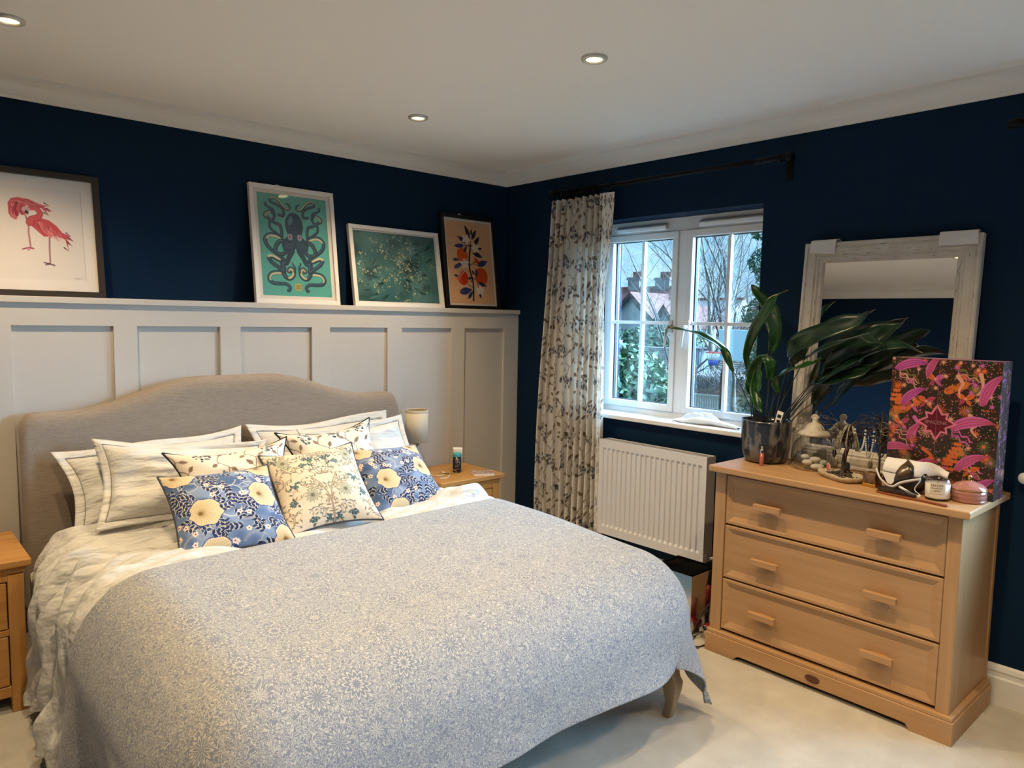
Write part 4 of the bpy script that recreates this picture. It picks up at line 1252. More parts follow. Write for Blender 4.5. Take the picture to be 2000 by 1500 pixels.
M['shade'] = mat('cream_lampshade', (0.66, 0.60, 0.49), 0.85, spec=0.1, bump=0.1, bscale=160)
M['shade_in'] = mat('lampshade_lining', (0.40, 0.32, 0.18), 0.8)
M['ceramic'] = mat('glossy_sage_ceramic', (0.50, 0.50, 0.43), 0.12, spec=0.6, coat=0.4)
def lamp(x, y, label):
    t = thing('table_lamp', label, 'lamp', (x, y, NH), group='bedside table lamps')
    c = (x, y, NH)
    MB().lathe([(0, 0), (.048, 0), (.053, .006), (.056, .024), (.053, .044), (.044, .068), (.033, .094), (.024, .122), (.018, .150), (.015, .180), (.0, .182)], c, 36).build('base', M['ceramic'], t)
    MB().lathe([(.006, .18), (.006, .25), (.0, .25)], c, 12).build('stem', M['brushed'], t)
    s = MB(); s.lathe([(.0635, .180), (.0655, .180), (.0655, .366), (.0635, .366), (.0635, .180)], c, 44)
    sh = s.build('shade', M['shade'], t)
    MB().lathe([(.0628, .183), (.0628, .363)], c, 44).build('lining', M['shade_in'], sh)
    MB().lathe([(.0657, .350), (.0661, .353), (.0661, .3665), (.0657, .367)], c, 44).build('trim_band', M['shade'], sh)
    r = MB()
    for k in range(3):
        a = k * 2.094
        r.tube([(x, y, NH + .245), (x + .063 * math.cos(a), y + .063 * math.sin(a), NH + .330)], .0013, 6)
    r.build('shade_carrier', M['brushed'], sh)
    return t
lamp(-.885, -.255, 'cream drum lamp on teardrop ceramic base beside the bottle and book')
lamp(-2.945, -.36, 'cream drum lamp on the nightstand under the flamingo print')

# things on the nightstand
c = (-.690, -.385, NH)
t = thing('pump_bottle', 'black cylindrical bottle with turquoise cap on the nightstand', 'bottle', c)
M['black_plastic'] = mat('black_plastic', (0.010, 0.009, 0.010), 0.3)
M['turquoise'] = mat('turquoise_cap', (0.05, 0.34, 0.38), 0.3)
M['print_grey'] = mat('pale_print', (0.45, 0.42, 0.38), 0.6)
MB().lathe([(0, 0), (.023, 0), (.0245, .003), (.0245, .092), (.0, .092)], c, 28).build('body', M['black_plastic'], t)
cp = MB(); cp.lathe([(.0245, .092), (.0252, .094), (.0252, .108), (.020, .114), (0, .115)], c, 28); cp.build('cap', M['turquoise'], t)
tx = MB(); r = random.Random(3)
for row in range(8):
    ph0 = -2.25 - r.uniform(.28, .5); ph1 = -2.25 + r.uniform(.1, .5); z = NH + .078 - row * .0082
    q = [(c[0] + .0247 * math.cos(ph0 + (ph1 - ph0) * k / 6), c[1] + .0247 * math.sin(ph0 + (ph1 - ph0) * k / 6)) for k in range(7)]
    hh = .0042 if row == 0 else .0014
    for k in range(6):
        if r.random() < .85: tx.add([(*q[k], z), (*q[k + 1], z), (*q[k + 1], z + hh), (*q[k], z + hh)], [(0, 1, 2, 3)])
tx.build('label_print', M['print_grey'], t)
# white squeeze tube behind it
t = thing('squeeze_tube', 'white squeeze tube standing on its cap behind the black bottle', 'tube', (-.655, -.345, NH))
M['white_plastic'] = mat('white_plastic', (0.72, 0.69, 0.64), 0.35)
V = []; F = []; nn = 20
for z, rx, ry in ((.018, .022, .022), (.05, .0235, .019), (.09, .026, .011), (.118, .028, .004), (.136, .028, .0015)):
    for k in range(nn):
        a = 2 * PI * k / nn; px, py = rx * math.cos(a), ry * math.sin(a)
        V.append((-.655 + px * .74 - py * .67, -.345 - px * .67 - py * .74, NH + z))
for j in range(4):
    for k in range(nn): F.append((j * nn + k, j * nn + (k + 1) % nn, (j + 1) * nn + (k + 1) % nn, (j + 1) * nn + k))
F.append(tuple(range(nn))[::-1]); F.append(tuple(range(4 * nn, 5 * nn)))
mb = MB(); mb.add(V, F, True); mb.build('body', M['white_plastic'], t)
MB().lathe([(0, 0), (.020, 0), (.021, .003), (.020, .019), (0, .019)], (-.655, -.345, NH), 24).build('cap', M['white_plastic'], t)
# book
bk = Matrix.Translation((-.600, -.515, NH)) @ Matrix.Rotation(math.radians(-28), 4, 'Z')
t = thing('paperback_book', 'thin paperback with red and cream cover lying on the nightstand', 'book', (-.600, -.515, NH), (0, 0, math.radians(-28)))
MB().box((-.058, -.042, .001), (.058, .042, .0125)).build('pages', M['card_white'], t)
cv_ = Canvas(80, 60, '#a98f80'); r = random.Random(5)
for i in range(240):
    cv_.ell(r.uniform(0, 80), r.uniform(0, 60), r.uniform(1, 4), r.uniform(1, 2.5), r.choice(['#8f3a34', '#c9b9a0', '#5a4038', '#d8cfc0', '#6d7a66', '#a04a3c']), r.random() * 3)
cv_.poly([(0, 0), (80, 0), (80, 9), (0, 9)], '#77857c', .8)
U_, V_ = np.meshgrid(np.linspace(-.060, .060, 80), np.linspace(.044, -.044, 60))
link('cover', grid_mesh('cover', U_, V_, np.full_like(U_, .0132), colors=cv_.a, smooth=False), M['paint_print'], t)
MB().box((-.060, -.044, 0), (.060, .044, .001)).build('back_cover', M['card_white'], t)
MB().box((-.060, .043, 0), (.060, .044, .0132)).build('spine', M['card_white'], t)
# charging cable and reading glasses
t = thing('charging_cable', 'thin white charging cable lying on the nightstand', 'cable', (-.80, -.40, NH))
z = NH + .0025
P = [tuple(q) for q in catmull([(-.865, -.335, z), (-.845, -.42, z), (-.80, -.40, z), (-.775, -.36, z), (-.765, -.41, z), (-.80, -.455, z), (-.845, -.485, z), (-.875, -.470, z)], 8)]
MB().tube(P, .0024, 8).build('wire', M['white_plastic'], t)
MB().tube([(-.775, -.375, z), (-.760, -.335, z + .001), (-.753, -.318, z + .002)], .0042, 8).build('plug', M['white_plastic'], t)
M['gold_wire'] = mat('gold_wire', (0.55, 0.45, 0.10), 0.3, metal=0.7)
t = thing('reading_glasses', 'folded gold wire reading glasses beside the cable on the nightstand', 'glasses', (-.77, -.42, NH))
g = MB()
for k, (gx, gy) in enumerate(((-.790, -.402), (-.752, -.432))):
    P = [(gx + .017 * math.cos(a) * .8, gy - .017 * math.cos(a) * .6, NH + .0155 + .0135 * math.sin(a)) for a in np.linspace(0, 2 * PI, 25)]
    g.tube(P, .0014, 6, cap=False)
g.tube([(-.777, -.412, NH + .018), (-.766, -.421, NH + .018)], .0014, 6)
g.build('rim', M['gold_wire'], t)
for a, b in (((-.803, -.392, NH + .006), (-.735, -.425, NH + .003)), ((-.738, -.443, NH + .006), (-.795, -.375, NH + .006))):
    MB().tube([a, b], .0014, 6).build('temple', M['black_plastic'], t)
# ------------------------------------------------------------------ chest of drawers
CY0, CY1, CT = -2.955, -1.942, .845         # right end, left end, top height
chest = thing('chest_of_drawers', 'beech chest of three wide drawers with bar handles under the white mirror', 'chest of drawers', (-.27, -2.445, 0))
MB().box((-.508, CY0, .817), (-.030, CY1, CT)).build('top', M['beech'], chest, .006, 3)
BY0, BY1, FX = CY0 + .032, CY1 - .012, -.462
for a, b in ((BY0, BY0 + .045), (BY1 - .05, BY1)):
    MB().box((FX, a, .098), (FX + .05, b, .818)).build('front_post', M['beech_v'], chest, .002)
for a, b in ((BY0, BY0 + .018), (BY1 - .018, BY1)):
    MB().box((FX + .049, a + .002, .098), (-.036, b - .002, .818)).build('side_panel', M['beech_v'], chest)
MB().box((-.062, BY0 - .002, .098), (-.034, BY0 + .02, .818)).build('back_post', M['beech_v'], chest, .002)
MB().box((-.046, BY0 + .01, .098), (-.036, BY1 - .01, .818)).build('back_panel', M['beech_v'], chest)
MB().box((FX + .026, BY0 + .04, .10), (FX + .036, BY1 - .045, .816)).build('drawer_shade_sheet', M['dark_gap'], chest)  # dark sheet in place of the shade between the drawers
def drawer_front(z0, z1):
    y0, y1 = BY0 + .0475, BY1 - .0525
    x0, xr = FX + .006, FX + .016            # raised flat border slopes down to a sunk panel
    e, s = .003, .024
    V = []; F = []
    loops = [(0, FX + .030), (0, x0 + .002), (.002, x0), (.012, x0), (.012 + s, xr), ]
    for ins, x in loops:
        V += [(x, y0 + ins, z0 + ins), (x, y1 - ins, z0 + ins), (x, y1 - ins, z1 - ins), (x, y0 + ins, z1 - ins)]
    n = len(loops)
    for i in range(n - 1):
        for k in range(4):
            F.append((i * 4 + k, i * 4 + (k + 1) % 4, (i + 1) * 4 + (k + 1) % 4, (i + 1) * 4 + k))
    F.append((0, 3, 2, 1)); F.append(tuple(range(4 * n - 4, 4 * n)))
    return MB().add(V, F)
hz = ((.589, .803), (.348, .581), (.113, .340))
for (z0, z1) in hz:
    d = drawer_front(z0, z1).build('drawer', M['beech'], chest)
    zc = {.589: .694, .348: .457, .113: .226}[z0]
    for yc in (-2.208, -2.673):
        h = MB().prism([(yc - .060, zc - .013), (yc + .060, zc - .013), (yc + .060, zc + .014), (yc - .060, zc + .014)], 0, FX - .024, FX - .004)
        h.box((FX - .006, yc - .030, zc - .010), (FX + .018, yc + .030, zc + .006))
        h.build('handle', M['beech'], d, .0025, 2)
# plinth with bracket feet and a small step on top
px = -.480
P = [(CY1 - .002, 0), (CY1 - .002, .084), (CY0 + .012, .084), (CY0 + .012, 0), (CY0 + .145, 0), (CY0 + .155, .006), (CY0 + .165, .020), (CY0 + .180, .022),
     (CY1 - .180, .022), (CY1 - .165, .020), (CY1 - .150, .006), (CY1 - .140, 0)]
MB().prism(P, 0, px, px + .02).build('plinth_front', M['beech'], chest, .0015)
for y in (CY0 + .012, CY1 - .022):
    MB().box((px + .02, y, 0), (-.036, y + .020, .084)).build('plinth_side', M['beech'], chest, .0015)
MB().box((px + .004, CY0 + .016, .084), (-.036, CY1 - .006, .1005)).build('plinth_cap', M['beech'], chest, .003, 2)
M['badge'] = mat('dark_brown_badge', (0.085, 0.030, 0.015), 0.4)
bd = MB()
V = []; F = []; n = 28
for sc_, x in ((1, px), (1, px - .002), (.86, px - .0045)):
    for k in range(n):
        a = 2 * PI * k / n; V.append((x, -2.441 + .030 * sc_ * math.cos(a), .053 + .0165 * sc_ * math.sin(a)))
for j in range(2):
    for k in range(n): F.append((j * n + k, j * n + (k + 1) % n, (j + 1) * n + (k + 1) % n, (j + 1) * n + k))
F.append(tuple(range(2 * n, 3 * n)))
badge = bd.add(V, F).build('badge', M['badge'], chest)
def lettering(txt, size, parent, mat_, matrix, name='lettering', spacing=1.0, extrude=.0003):
    cu = bpy.data.curves.new(name, 'FONT')
    cu.body = txt; cu.size = size; cu.align_x = 'CENTER'; cu.align_y = 'CENTER'; cu.extrude = extrude; cu.space_character = spacing
    tmp = bpy.data.objects.new(name, cu); COL.objects.link(tmp)
    dg = bpy.context.evaluated_depsgraph_get()
    me = bpy.data.meshes.new_from_object(tmp.evaluated_get(dg))
    bpy.data.objects.remove(tmp); bpy.data.curves.remove(cu)
    off = ORIGIN.get(parent, Vector((0, 0, 0)))
    me.transform(Matrix.Translation(-off) @ matrix)
    me.materials.clear(); me.materials.append(mat_)
    o = bpy.data.objects.new(name, me); COL.objects.link(o); o.parent = parent
    ORIGIN[o] = off
    return o
FACE_NX = Matrix(((0, 0, -1, 0), (-1, 0, 0, 0), (0, 1, 0, 0), (0, 0, 0, 1)))      # text facing -x, reading toward -y
M['badge_text'] = mat('badge_lettering', (0.16, 0.07, 0.04), 0.4)
lettering('boori', .021, badge, M['badge_text'], Matrix.Translation((px - .0048, -2.441, .053)) @ FACE_NX)

# ------------------------------------------------------------------ mirror leaning on the wall behind the chest
tilt = math.radians(4.3)
mir = thing('leaning_mirror', 'large distressed white framed mirror leaning on the navy wall above the chest', 'mirror', (-.112, -2.452, CT), Euler((0, tilt, 0)))
M['distressed'] = mat('distressed_white_paint', (0.50, 0.46, 0.41), 0.65, col2=(0.56, 0.52, 0.47), scale=14, stretch=(1, 1, 1), bump=.1, bscale=60)
M['scuff'] = mat('dark_scuff', (0.035, 0.028, 0.024), 0.8)
M['mirror'] = mat('mirror_silver', (0.90, 0.91, 0.91), 0.01, metal=1.0)
MW, MH, FW = .704, .985, .088
def mirror_frame():
    # profile across the frame width (w from outside 0 to inside FW, x = front depth, negative toward the room)
    prof = [(0, .028), (0, -.004), (.006, -.010), (.014, -.010), (.018, -.004), (.030, -.009), (.052, -.010), (.058, -.002), (.066, -.004), (.072, .004), (.082, .008), (FW, .018), (FW, .028)]
    V = []; F = []; n = len(prof)
    for (sy, sz) in ((-1, 0), (1, 0), (1, 1), (-1, 1)):
        for (w_, x) in prof:
            V.append((x, sy * (MW / 2 - w_), w_ if sz == 0 else MH - w_))
    for k in range(4):
        a, b = k * n, ((k + 1) % 4) * n
        for i in range(n - 1): F.append((a + i, a + i + 1, b + i + 1, b + i))
        F.append((a + n - 1, a, b, b + n - 1))
    return MB().add(V, F)
mirror_frame().build('frame', M['distressed'], mir)
MB().box((.019, -MW / 2 + FW - .01, FW - .01), (.0225, MW / 2 - FW + .01, MH - FW + .01)).build('mirror_glass', M['mirror'], mir)
MB().box((.023, -MW / 2 + .01, .01), (.030, MW / 2 - .01, MH - .01)).build('backing', M['card'], mir)
sc = MB(); r = random.Random(12)
for i in range(150):
    k = r.random(); lane = r.choice((.012, .019, .040, .045, .055, .067, .073, .079))
    ln = r.uniform(.004, .022); tk = r.uniform(.0005, .0014)
    px_ = {.012: -.0104, .019: -.0058, .040: -.0099, .045: -.0101, .055: -.0068, .067: -.0042, .073: .0040, .079: .0066}[lane] - .0004
    if k < .33: a = r.uniform(-MW / 2 + .06, MW / 2 - .06); sc.box((px_, a, MH - lane - tk), (px_ + .001, a + ln, MH - lane))
    else:
        sg = -1 if k < .66 else 1; z_ = r.uniform(.05, MH - .08); y_ = sg * (MW / 2 - lane)
        sc.box((px_, y_, z_), (px_ + .001, y_ + tk, z_ + ln))
s_ = sc.build('scuff_marks', M['scuff'], mir); s_['kind'] = 'stuff'
M['foam'] = mat('white_foam_wrap', (0.62, 0.61, 0.60), 0.8)
for (y0, y1) in ((.205, .318), (-.330, -.205)):
    V = []; F = []
    for k, (x, z) in enumerate(((.034, MH - .10), (.034, MH + .004), (.012, MH + .012), (-.013, MH + .006), (-.017, MH - .020), (-.015, MH - .045))):
        flare = .012 * k / 5
        V += [(x, y0 - (flare if y0 < 0 else -flare * .4), z - (.010 if k == 5 and y0 > 0 else 0)), (x, y1 + flare * .3, z)]
    for k in range(5): F.append((2 * k, 2 * k + 1, 2 * k + 3, 2 * k + 2))
    o = MB().add(V, F).build('corner_wrap', M['foam'], mir)
    md = o.modifiers.new('thickness', 'SOLIDIFY'); md.thickness = .004; md.offset = 1

# ------------------------------------------------------------------ potted plant
pc = (-.228, -2.054, CT)
M['glaze'] = mat('blue_grey_drip_glaze', (0.008, 0.012, 0.026), 0.28, col2=(0.13, 0.125, 0.12), scale=9, stretch=(3.0, 3.0, 1.1), lo=.46, hi=.57, coat=.3, dist=.6)
M['soil'] = mat('dark_soil', (0.035, 0.018, 0.010), 0.95, bump=.8, bscale=90)
plant = thing('potted_plant', 'broad-leaved green plant in a blue-grey glazed pot on the chest', 'plant', pc)
MB().lathe([(0, -.0005), (.072, -.0005), (.088, .008), (.098, .030), (.104, .065), (.107, .120), (.108, .176), (.109, .190), (.103, .191), (.101, .165), (.098, .05), (0, .04)], pc, 48).build('pot', M['glaze'], plant)
MB().lathe([(0, .160), (.05, .162), (.1015, .158)], pc, 32).build('soil', M['soil'], plant)
M['leaf'] = mat('dark_green_leaf', (0.008, 0.042, 0.008), 0.28, spec=0.6, col2=(0.015, 0.072, 0.014), scale=30, stretch=(1, 1, 1))
M['leaf_dark'] = mat('deep_green_leaf', (0.004, 0.018, 0.008), 0.3, spec=0.6, col2=(0.008, 0.030, 0.012), scale=30)
M['petiole'] = mat('brown_green_stem', (0.020, 0.022, 0.012), 0.5)
M['leaf_tip'] = mat('yellowed_leaf_tip', (0.30, 0.20, 0.04), 0.5)
def leaf(base, mid, wid, nrm, m_='leaf', tip=False, twist=0.0):
    P = [Vector(p) for p in catmull(mid, 6)]
    n = len(P); V = []; F = []
    N0 = Vector(nrm).normalized()
    for i, p in enumerate(P):
        t = i / (n - 1)
        T = (P[min(i + 1, n - 1)] - P[max(i - 1, 0)]).normalized()
        Nn = Matrix.Rotation(twist * t, 3, T) @ N0
        S = T.cross(Nn).normalized(); U = S.cross(T).normalized()
        h = wid / 2 * (math.sin(PI * min(1, (t * .97 + .03)) ** .85) ** .8 if t < 1 else 0.0) + .0006
        for k in (-1, -.5, 0, .5, 1):
            V.append(p + S * (h * k) + U * (abs(k) * h * .22 - (0.004 * (k == 0))) + U * (.006 * math.sin(t * 14 + k) * abs(k) * (wid / .06)))
    for i in range(n - 1):
        for k in range(4): F.append((i * 5 + k, i * 5 + k + 1, (i + 1) * 5 + k + 1, (i + 1) * 5 + k))
    o = MB().add(V, F, True).build('leaf', M[m_], plant, recalc=False)
    md = o.modifiers.new('thickness', 'SOLIDIFY'); md.thickness = .0009; md.offset = 0
    b, e = Vector(base), P[1]
    c_ = b * .5 + e * .5 + Vector((0, 0, .012))
    MB().tube([tuple(q) for q in catmull([b, c_, e], 5)], [.0024] * 6 + [.0018] * 5, 6).build('petiole', M['petiole'], o)
    if tip:
        q = P[-1]; d = (P[-1] - P[-3]).normalized()
        MB().tube([q - d * .012, q, q + d * .012], [.003, .0022, .0006], 6, flat=.4).build('dry_tip', M['leaf_tip'], o)
cz = CT + .155
def soil(dx, dy): return (pc[0] + dx, pc[1] + dy, cz)
CAM_N = (-.66, -.73, .15)
leaf(soil(.01, .05), [(-.22, -1.87, 1.24), (-.23, -1.811, 1.346), (-.25, -1.709, 1.403), (-.27, -1.635, 1.426), (-.30, -1.548, 1.438)], .052, (-.25, .35, .9), tip=True)
leaf(soil(-.02, .045), [(-.24, -1.954, 1.258), (-.25, -1.949, 1.328), (-.27, -2.0, 1.446), (-.28, -2.062, 1.537), (-.28, -2.091, 1.581), (-.27, -2.136, 1.607)], .046, (-.35, -.80, .30), tip=True, twist=-.9)
leaf(soil(.02, .01), [(-.19, -2.036, 1.332), (-.18, -2.045, 1.424), (-.17, -2.007, 1.528), (-.16, -1.947, 1.598), (-.15, -1.90, 1.642)], .075, CAM_N, twist=.2)
leaf(soil(-.02, .03), [(-.23, -1.972, 1.154), (-.24, -1.981, 1.237), (-.25, -2.014, 1.297), (-.26, -2.055, 1.327)], .060, CAM_N, tip=True)
leaf(soil(-.03, -.01), [(-.248, -2.062, 1.208), (-.255, -2.077, 1.267), (-.263, -2.060, 1.307), (-.27, -2.034, 1.319)], .052, CAM_N)
leaf(soil(-.05, .03), [(-.27, -2.017, 1.259), (-.29, -2.020, 1.173), (-.30, -2.047, 1.107), (-.30, -2.069, 1.068)], .044, CAM_N)
leaf(soil(-.04, .05), [(-.26, -1.987, 1.145), (-.27, -1.978, 1.180), (-.27, -1.969, 1.212)], .028, CAM_N)
leaf(soil(-.05, .0), [(-.29, -2.039, 1.151), (-.30, -2.051, 1.221), (-.30, -2.042, 1.284)], .034, (-.9, .3, .3))
leaf(soil(.0, -.03), [(-.204, -2.129, 1.314), (-.208, -2.186, 1.388), (-.212, -2.308, 1.442), (-.216, -2.414, 1.480), (-.22, -2.483, 1.524)], .098, (-.80, -.20, .50), 'leaf_dark', tip=True)
leaf(soil(-.02, -.03), [(-.236, -2.204, 1.312), (-.252, -2.33, 1.376), (-.268, -2.46, 1.415), (-.284, -2.516, 1.406), (-.30, -2.568, 1.386)], .062, (-.35, .0, .92), 'leaf_dark')
leaf(soil(.04, -.04), [(-.185, -2.283, 1.288), (-.19, -2.399, 1.359), (-.195, -2.509, 1.436), (-.20, -2.591, 1.473)], .092, (-.85, -.35, .30), 'leaf_dark')
leaf(soil(.02, -.06), [(-.212, -2.278, 1.201), (-.224, -2.396, 1.303), (-.236, -2.519, 1.365), (-.248, -2.599, 1.391), (-.26, -2.681, 1.369)], .070, (-.45, .2, .8), 'leaf_dark', tip=True)
leaf(soil(.03, -.06), [(-.21, -2.265, 1.215), (-.22, -2.366, 1.247), (-.23, -2.452, 1.275), (-.24, -2.516, 1.316)], .064, (-.75, -.1, .6), 'leaf_dark', tip=True)
leaf(soil(-.03, -.03), [(-.26, -2.097, 1.218), (-.28, -2.171, 1.265), (-.30, -2.259, 1.292), (-.32, -2.332, 1.327)], .064, (-.30, .25, .9), 'leaf')
leaf(soil(.06, -.06), [(-.163, -2.232, 1.116), (-.165, -2.257, 1.175), (-.167, -2.295, 1.234), (-.17, -2.342, 1.281)], .062, CAM_N, 'leaf_dark')
leaf(soil(-.01, -.05), [(-.233, -2.248, 1.207), (-.247, -2.272, 1.259), (-.26, -2.296, 1.320)], .040, CAM_N, 'leaf_dark', tip=True)
leaf(soil(.05, -.03), [(-.167, -2.271, 1.222), (-.173, -2.319, 1.323), (-.18, -2.372, 1.396)], .060, CAM_N, 'leaf_dark')
leaf(soil(-.05, -.02), [(-.263, -2.12, 1.16), (-.277, -2.111, 1.21), (-.29, -2.131, 1.242)], .034, CAM_N, 'leaf')
leaf(soil(.0, -.05), [(-.22, -2.15, 1.291), (-.24, -2.193, 1.33), (-.26, -2.246, 1.374)], .046, CAM_N, 'leaf_dark')
tg = MB().box((-.001, -.014, .0), (.001, .014, .105)).xf(Matrix.Translation((pc[0] - .03, pc[1] - .055, cz - .02)) @ Matrix.Rotation(.25, 4, 'X'))
pt = tg.build('plant_tag', M['card_white'], plant)
tm = MB()
for k, (a, b) in enumerate(((.075, .09), (.050, .066), (.058, .062), (.028, .033))):
    tm.box((-.0016, -.009 + .004 * (k == 2), a), (-.0011, .009 - .005 * (k == 1), b))
tm.xf(Matrix.Translation((pc[0] - .03, pc[1] - .055, cz - .02)) @ Matrix.Rotation(.25, 4, 'X')).build('tag_print', M['black_plastic'], pt)

# ------------------------------------------------------------------ things on the chest
c = (-.345, -2.103, CT)
M['lip_pink'] = mat('pink_lip_gloss', (0.36, 0.09, 0.08), 0.2, coat=.4)
t = thing('lip_gloss', 'pink lip gloss tube with silver collar standing in front of the pot', 'lip gloss', c)
MB().lathe([(0, 0), (.0085, 0), (.0088, .002), (.0088, .057), (0, .057)], c, 18).build('tube', M['lip_pink'], t)
MB().lathe([(.0075, .057), (.0078, .075), (.0050, .077), (.0048, .080), (.006, .082), (.006, .087), (0, .088)], c, 18).build('cap', M['chrome'], t)

c = (-.216, -2.270, CT)
M['jar_glass'] = pane_mat('ribbed_jar_glass', (0.86, 0.88, 0.87), 2.6)
M['lid'] = mat('cream_enamel_lid', (0.42, 0.37, 0.31), 0.4, col2=(0.50, 0.45, 0.38), scale=40)
t = thing('storage_jar', 'ribbed clear glass jar with cream shell-knob lid holding cotton pieces', 'jar', c)
rib = lambda a, z: 1 + .022 * abs(math.sin(a * 14)) * (1 if .01 < z < .125 else 0)
MB().lathe([(0, .0005), (.070, -.0005), (.080, .008), (.086, .030), (.088, .055), (.085, .085), (.076, .112), (.062, .130), (.055, .136), (.055, .146)], c, 112, rfun=rib).build('jar_body', M['jar_glass'], t)
ld_ = MB().lathe([(.054, .144), (.064, .146), (.066, .152), (.058, .160), (.048, .166), (.040, .173), (.034, .186), (.022, .196), (.012, .202), (.009, .212), (.0, .212)], c, 40).build('lid', M['lid'], t)
kn = MB()
for k in range(7):
    a = -1.2 + 2.4 * k / 6
    kn.sphere((c[0] + .0, c[1] + .013 * math.sin(a), c[2] + .218 + .013 * math.cos(a)), (.007, .005, .007), 10, 6)
kn.sphere((c[0], c[1], c[2] + .216), (.009, .014, .012), 14, 8)
kn.build('knob', M['lid'], ld_)
M['cotton'] = mat('cotton_wool', (0.70, 0.66, 0.60), 0.95, bump=.5, bscale=120)
r = random.Random(2)
for i, (dx, dy, dz, rx, rz) in enumerate(((-.020, -.030, .016, .034, .012), (.010, .020, .018, .030, .012), (-.030, .010, .030, .026, .012), (.0, -.010, .042, .028, .011), (.02, -.035, .030, .022, .012), (-.01, .03, .05, .022, .010))):
    solo('cotton_pad', MB().sphere((c[0] + dx, c[1] + dy, c[2] + dz), (rx, rx * .8, rz), 16, 8), M['cotton'], 'white cotton pad inside the ribbed glass jar', 'cotton pad', 'cotton pads in the glass jar')

# jewellery tree on a shallow stoneware tray
tc_ = (-.326, -2.442, CT); ang = math.radians(-122)
M['stoneware'] = mat('speckled_stoneware', (0.50, 0.41, 0.30), 0.45, col2=(0.36, 0.27, 0.18), scale=50, lo=.45, hi=.7)
M['bark'] = mat('dark_bronze_wire', (0.035, 0.022, 0.015), 0.45, spec=.6, bump=.3, bscale=120)
M['gravel'] = mat('dark_gravel', (0.020, 0.016, 0.014), 0.5, col2=(0.10, 0.09, 0.085), scale=120, bump=.8, bscale=150)
tree = thing('jewellery_tree', 'twisted bronze wire jewellery tree planted in a shallow stoneware tray', 'jewellery stand', tc_)
def tray():
    V = []; F = []; n = 40
    r = random.Random(8); jag = [r.uniform(-.003, .003) for _ in range(n)]
    for sc_, z in ((.86, .0), (1.0, .010), (1.06, .024), (1.0, .025), (.90, .012), (.6, .010)):
        for k in range(n):
            a = 2 * PI * k / n
            q = (abs(math.cos(a)) ** 4 + abs(math.sin(a)) ** 4) ** (-.25)
            x, y = .098 * q * math.cos(a) * sc_, .058 * q * math.sin(a) * sc_
            V.append((tc_[0] + x * math.cos(ang) - y * math.sin(ang), tc_[1] + x * math.sin(ang) + y * math.cos(ang), CT + z + (jag[k] if z > .02 else 0)))
    for j in range(5):
        for k in range(n): F.append((j * n + k, j * n + (k + 1) % n, (j + 1) * n + (k + 1) % n, (j + 1) * n + k))
    F.append(tuple(range(n))[::-1]); F.append(tuple(range(5 * n, 6 * n)))
    return MB().add(V, F, True)
tray().build('tray', M['stoneware'], tree)
gr = MB(); r = random.Random(6)
for i in range(150):
    a, q = r.uniform(0, 6.28), r.random() ** .5
    x, y = .085 * q * math.cos(a), .046 * q * math.sin(a)
    s_ = r.uniform(.003, .007)
    p = (tc_[0] + x * math.cos(ang) - y * math.sin(ang), tc_[1] + x * math.sin(ang) + y * math.cos(ang), CT + .014 + .02 * max(0, 1 - q * 1.6))
    gr.sphere(p, (s_, s_ * .8, s_ * .6), 6, 4)
g_ = gr.build('gravel', M['gravel'], tree); g_['kind'] = 'stuff'
base = Vector((-.289, -2.439, CT + .015))
def vt(x, y, z): return base + Vector((x, y, z))
tk = MB()
tr = [vt(0, 0, 0), vt(.004, .006, .03), vt(.010, .008, .07), vt(.008, -.002, .11), vt(0, .002, .15), vt(-.004, .004, .175)]
tk.tube([tuple(q) for q in catmull(tr, 4)], list(np.linspace(.012, .0065, 21)), 8)
for k in range(6):
    a = k * 1.05
    tk.tube([vt(.003 * math.cos(a), .003 * math.sin(a), .028), vt(.022 * math.cos(a), .022 * math.sin(a), .008), vt(.05 * math.cos(a), .045 * math.sin(a), .004)], [.006, .004, .0015], 6)
tk.build('trunk', M['bark'], tree)
r = random.Random(15); tips = []
br = MB()
for k in range(22):
    a = 2 * PI * k / 22 + r.uniform(-.2, .2); h0 = r.uniform(.11, .175); L_ = r.uniform(.045, .105)
    up = r.uniform(.0, .07)
    p0 = vt(0, 0, h0); dirx, diry = math.cos(a) * .55, math.sin(a)
    p1 = vt(dirx * L_ * .45, diry * L_ * .45, h0 + up * .7 + .01); p2 = vt(dirx * L_, diry * L_, h0 + up - .005); p3 = vt(dirx * L_ * 1.12, diry * L_ * 1.12, h0 + up + .014)
    br.tube([tuple(q) for q in catmull([p0, p1, p2, p3], 4)], list(np.linspace(.0032, .0009, 13)), 6)
    tips.append(p2)
    for q in range(4):
        b = a + r.uniform(-1.4, 1.4); s0 = p1.lerp(p2, r.random()); l2 = r.uniform(.02, .045)
        e = s0 + Vector((math.cos(b) * l2 * .6, math.sin(b) * l2, r.uniform(.0, .035)))
        br.tube([s0, s0.lerp(e, .5) + Vector((0, 0, .006)), e], [.0018, .0013, .0006], 5)
for (x_, y_, z_) in ((0, -.135, .200), (-.03, -.110, .170), (-.05, .015, .150), (-.05, .045, .145), (-.045, -.030, .140)):
    e = Vector((x_, y_, 0)).normalized() * .024
    br.tube([vt(0, 0, .150), vt(x_ * .5, y_ * .5, z_ + .004), vt(x_, y_, z_), vt(x_ + e.x, y_ + e.y, z_ + .001)], [.003, .002, .0014, .0009], 6)
br.build('branch', M['bark'], tree)
M['pearl'] = mat('pearl_bead', (0.62, 0.58, 0.52), 0.25, coat=.5)
M['silver'] = mat('tarnished_silver', (0.45, 0.42, 0.38), 0.3, metal=1)
M['red_bead'] = mat('coral_pendant', (0.45, 0.06, 0.06), 0.4, col2=(0.6, 0.5, 0.45), scale=60)
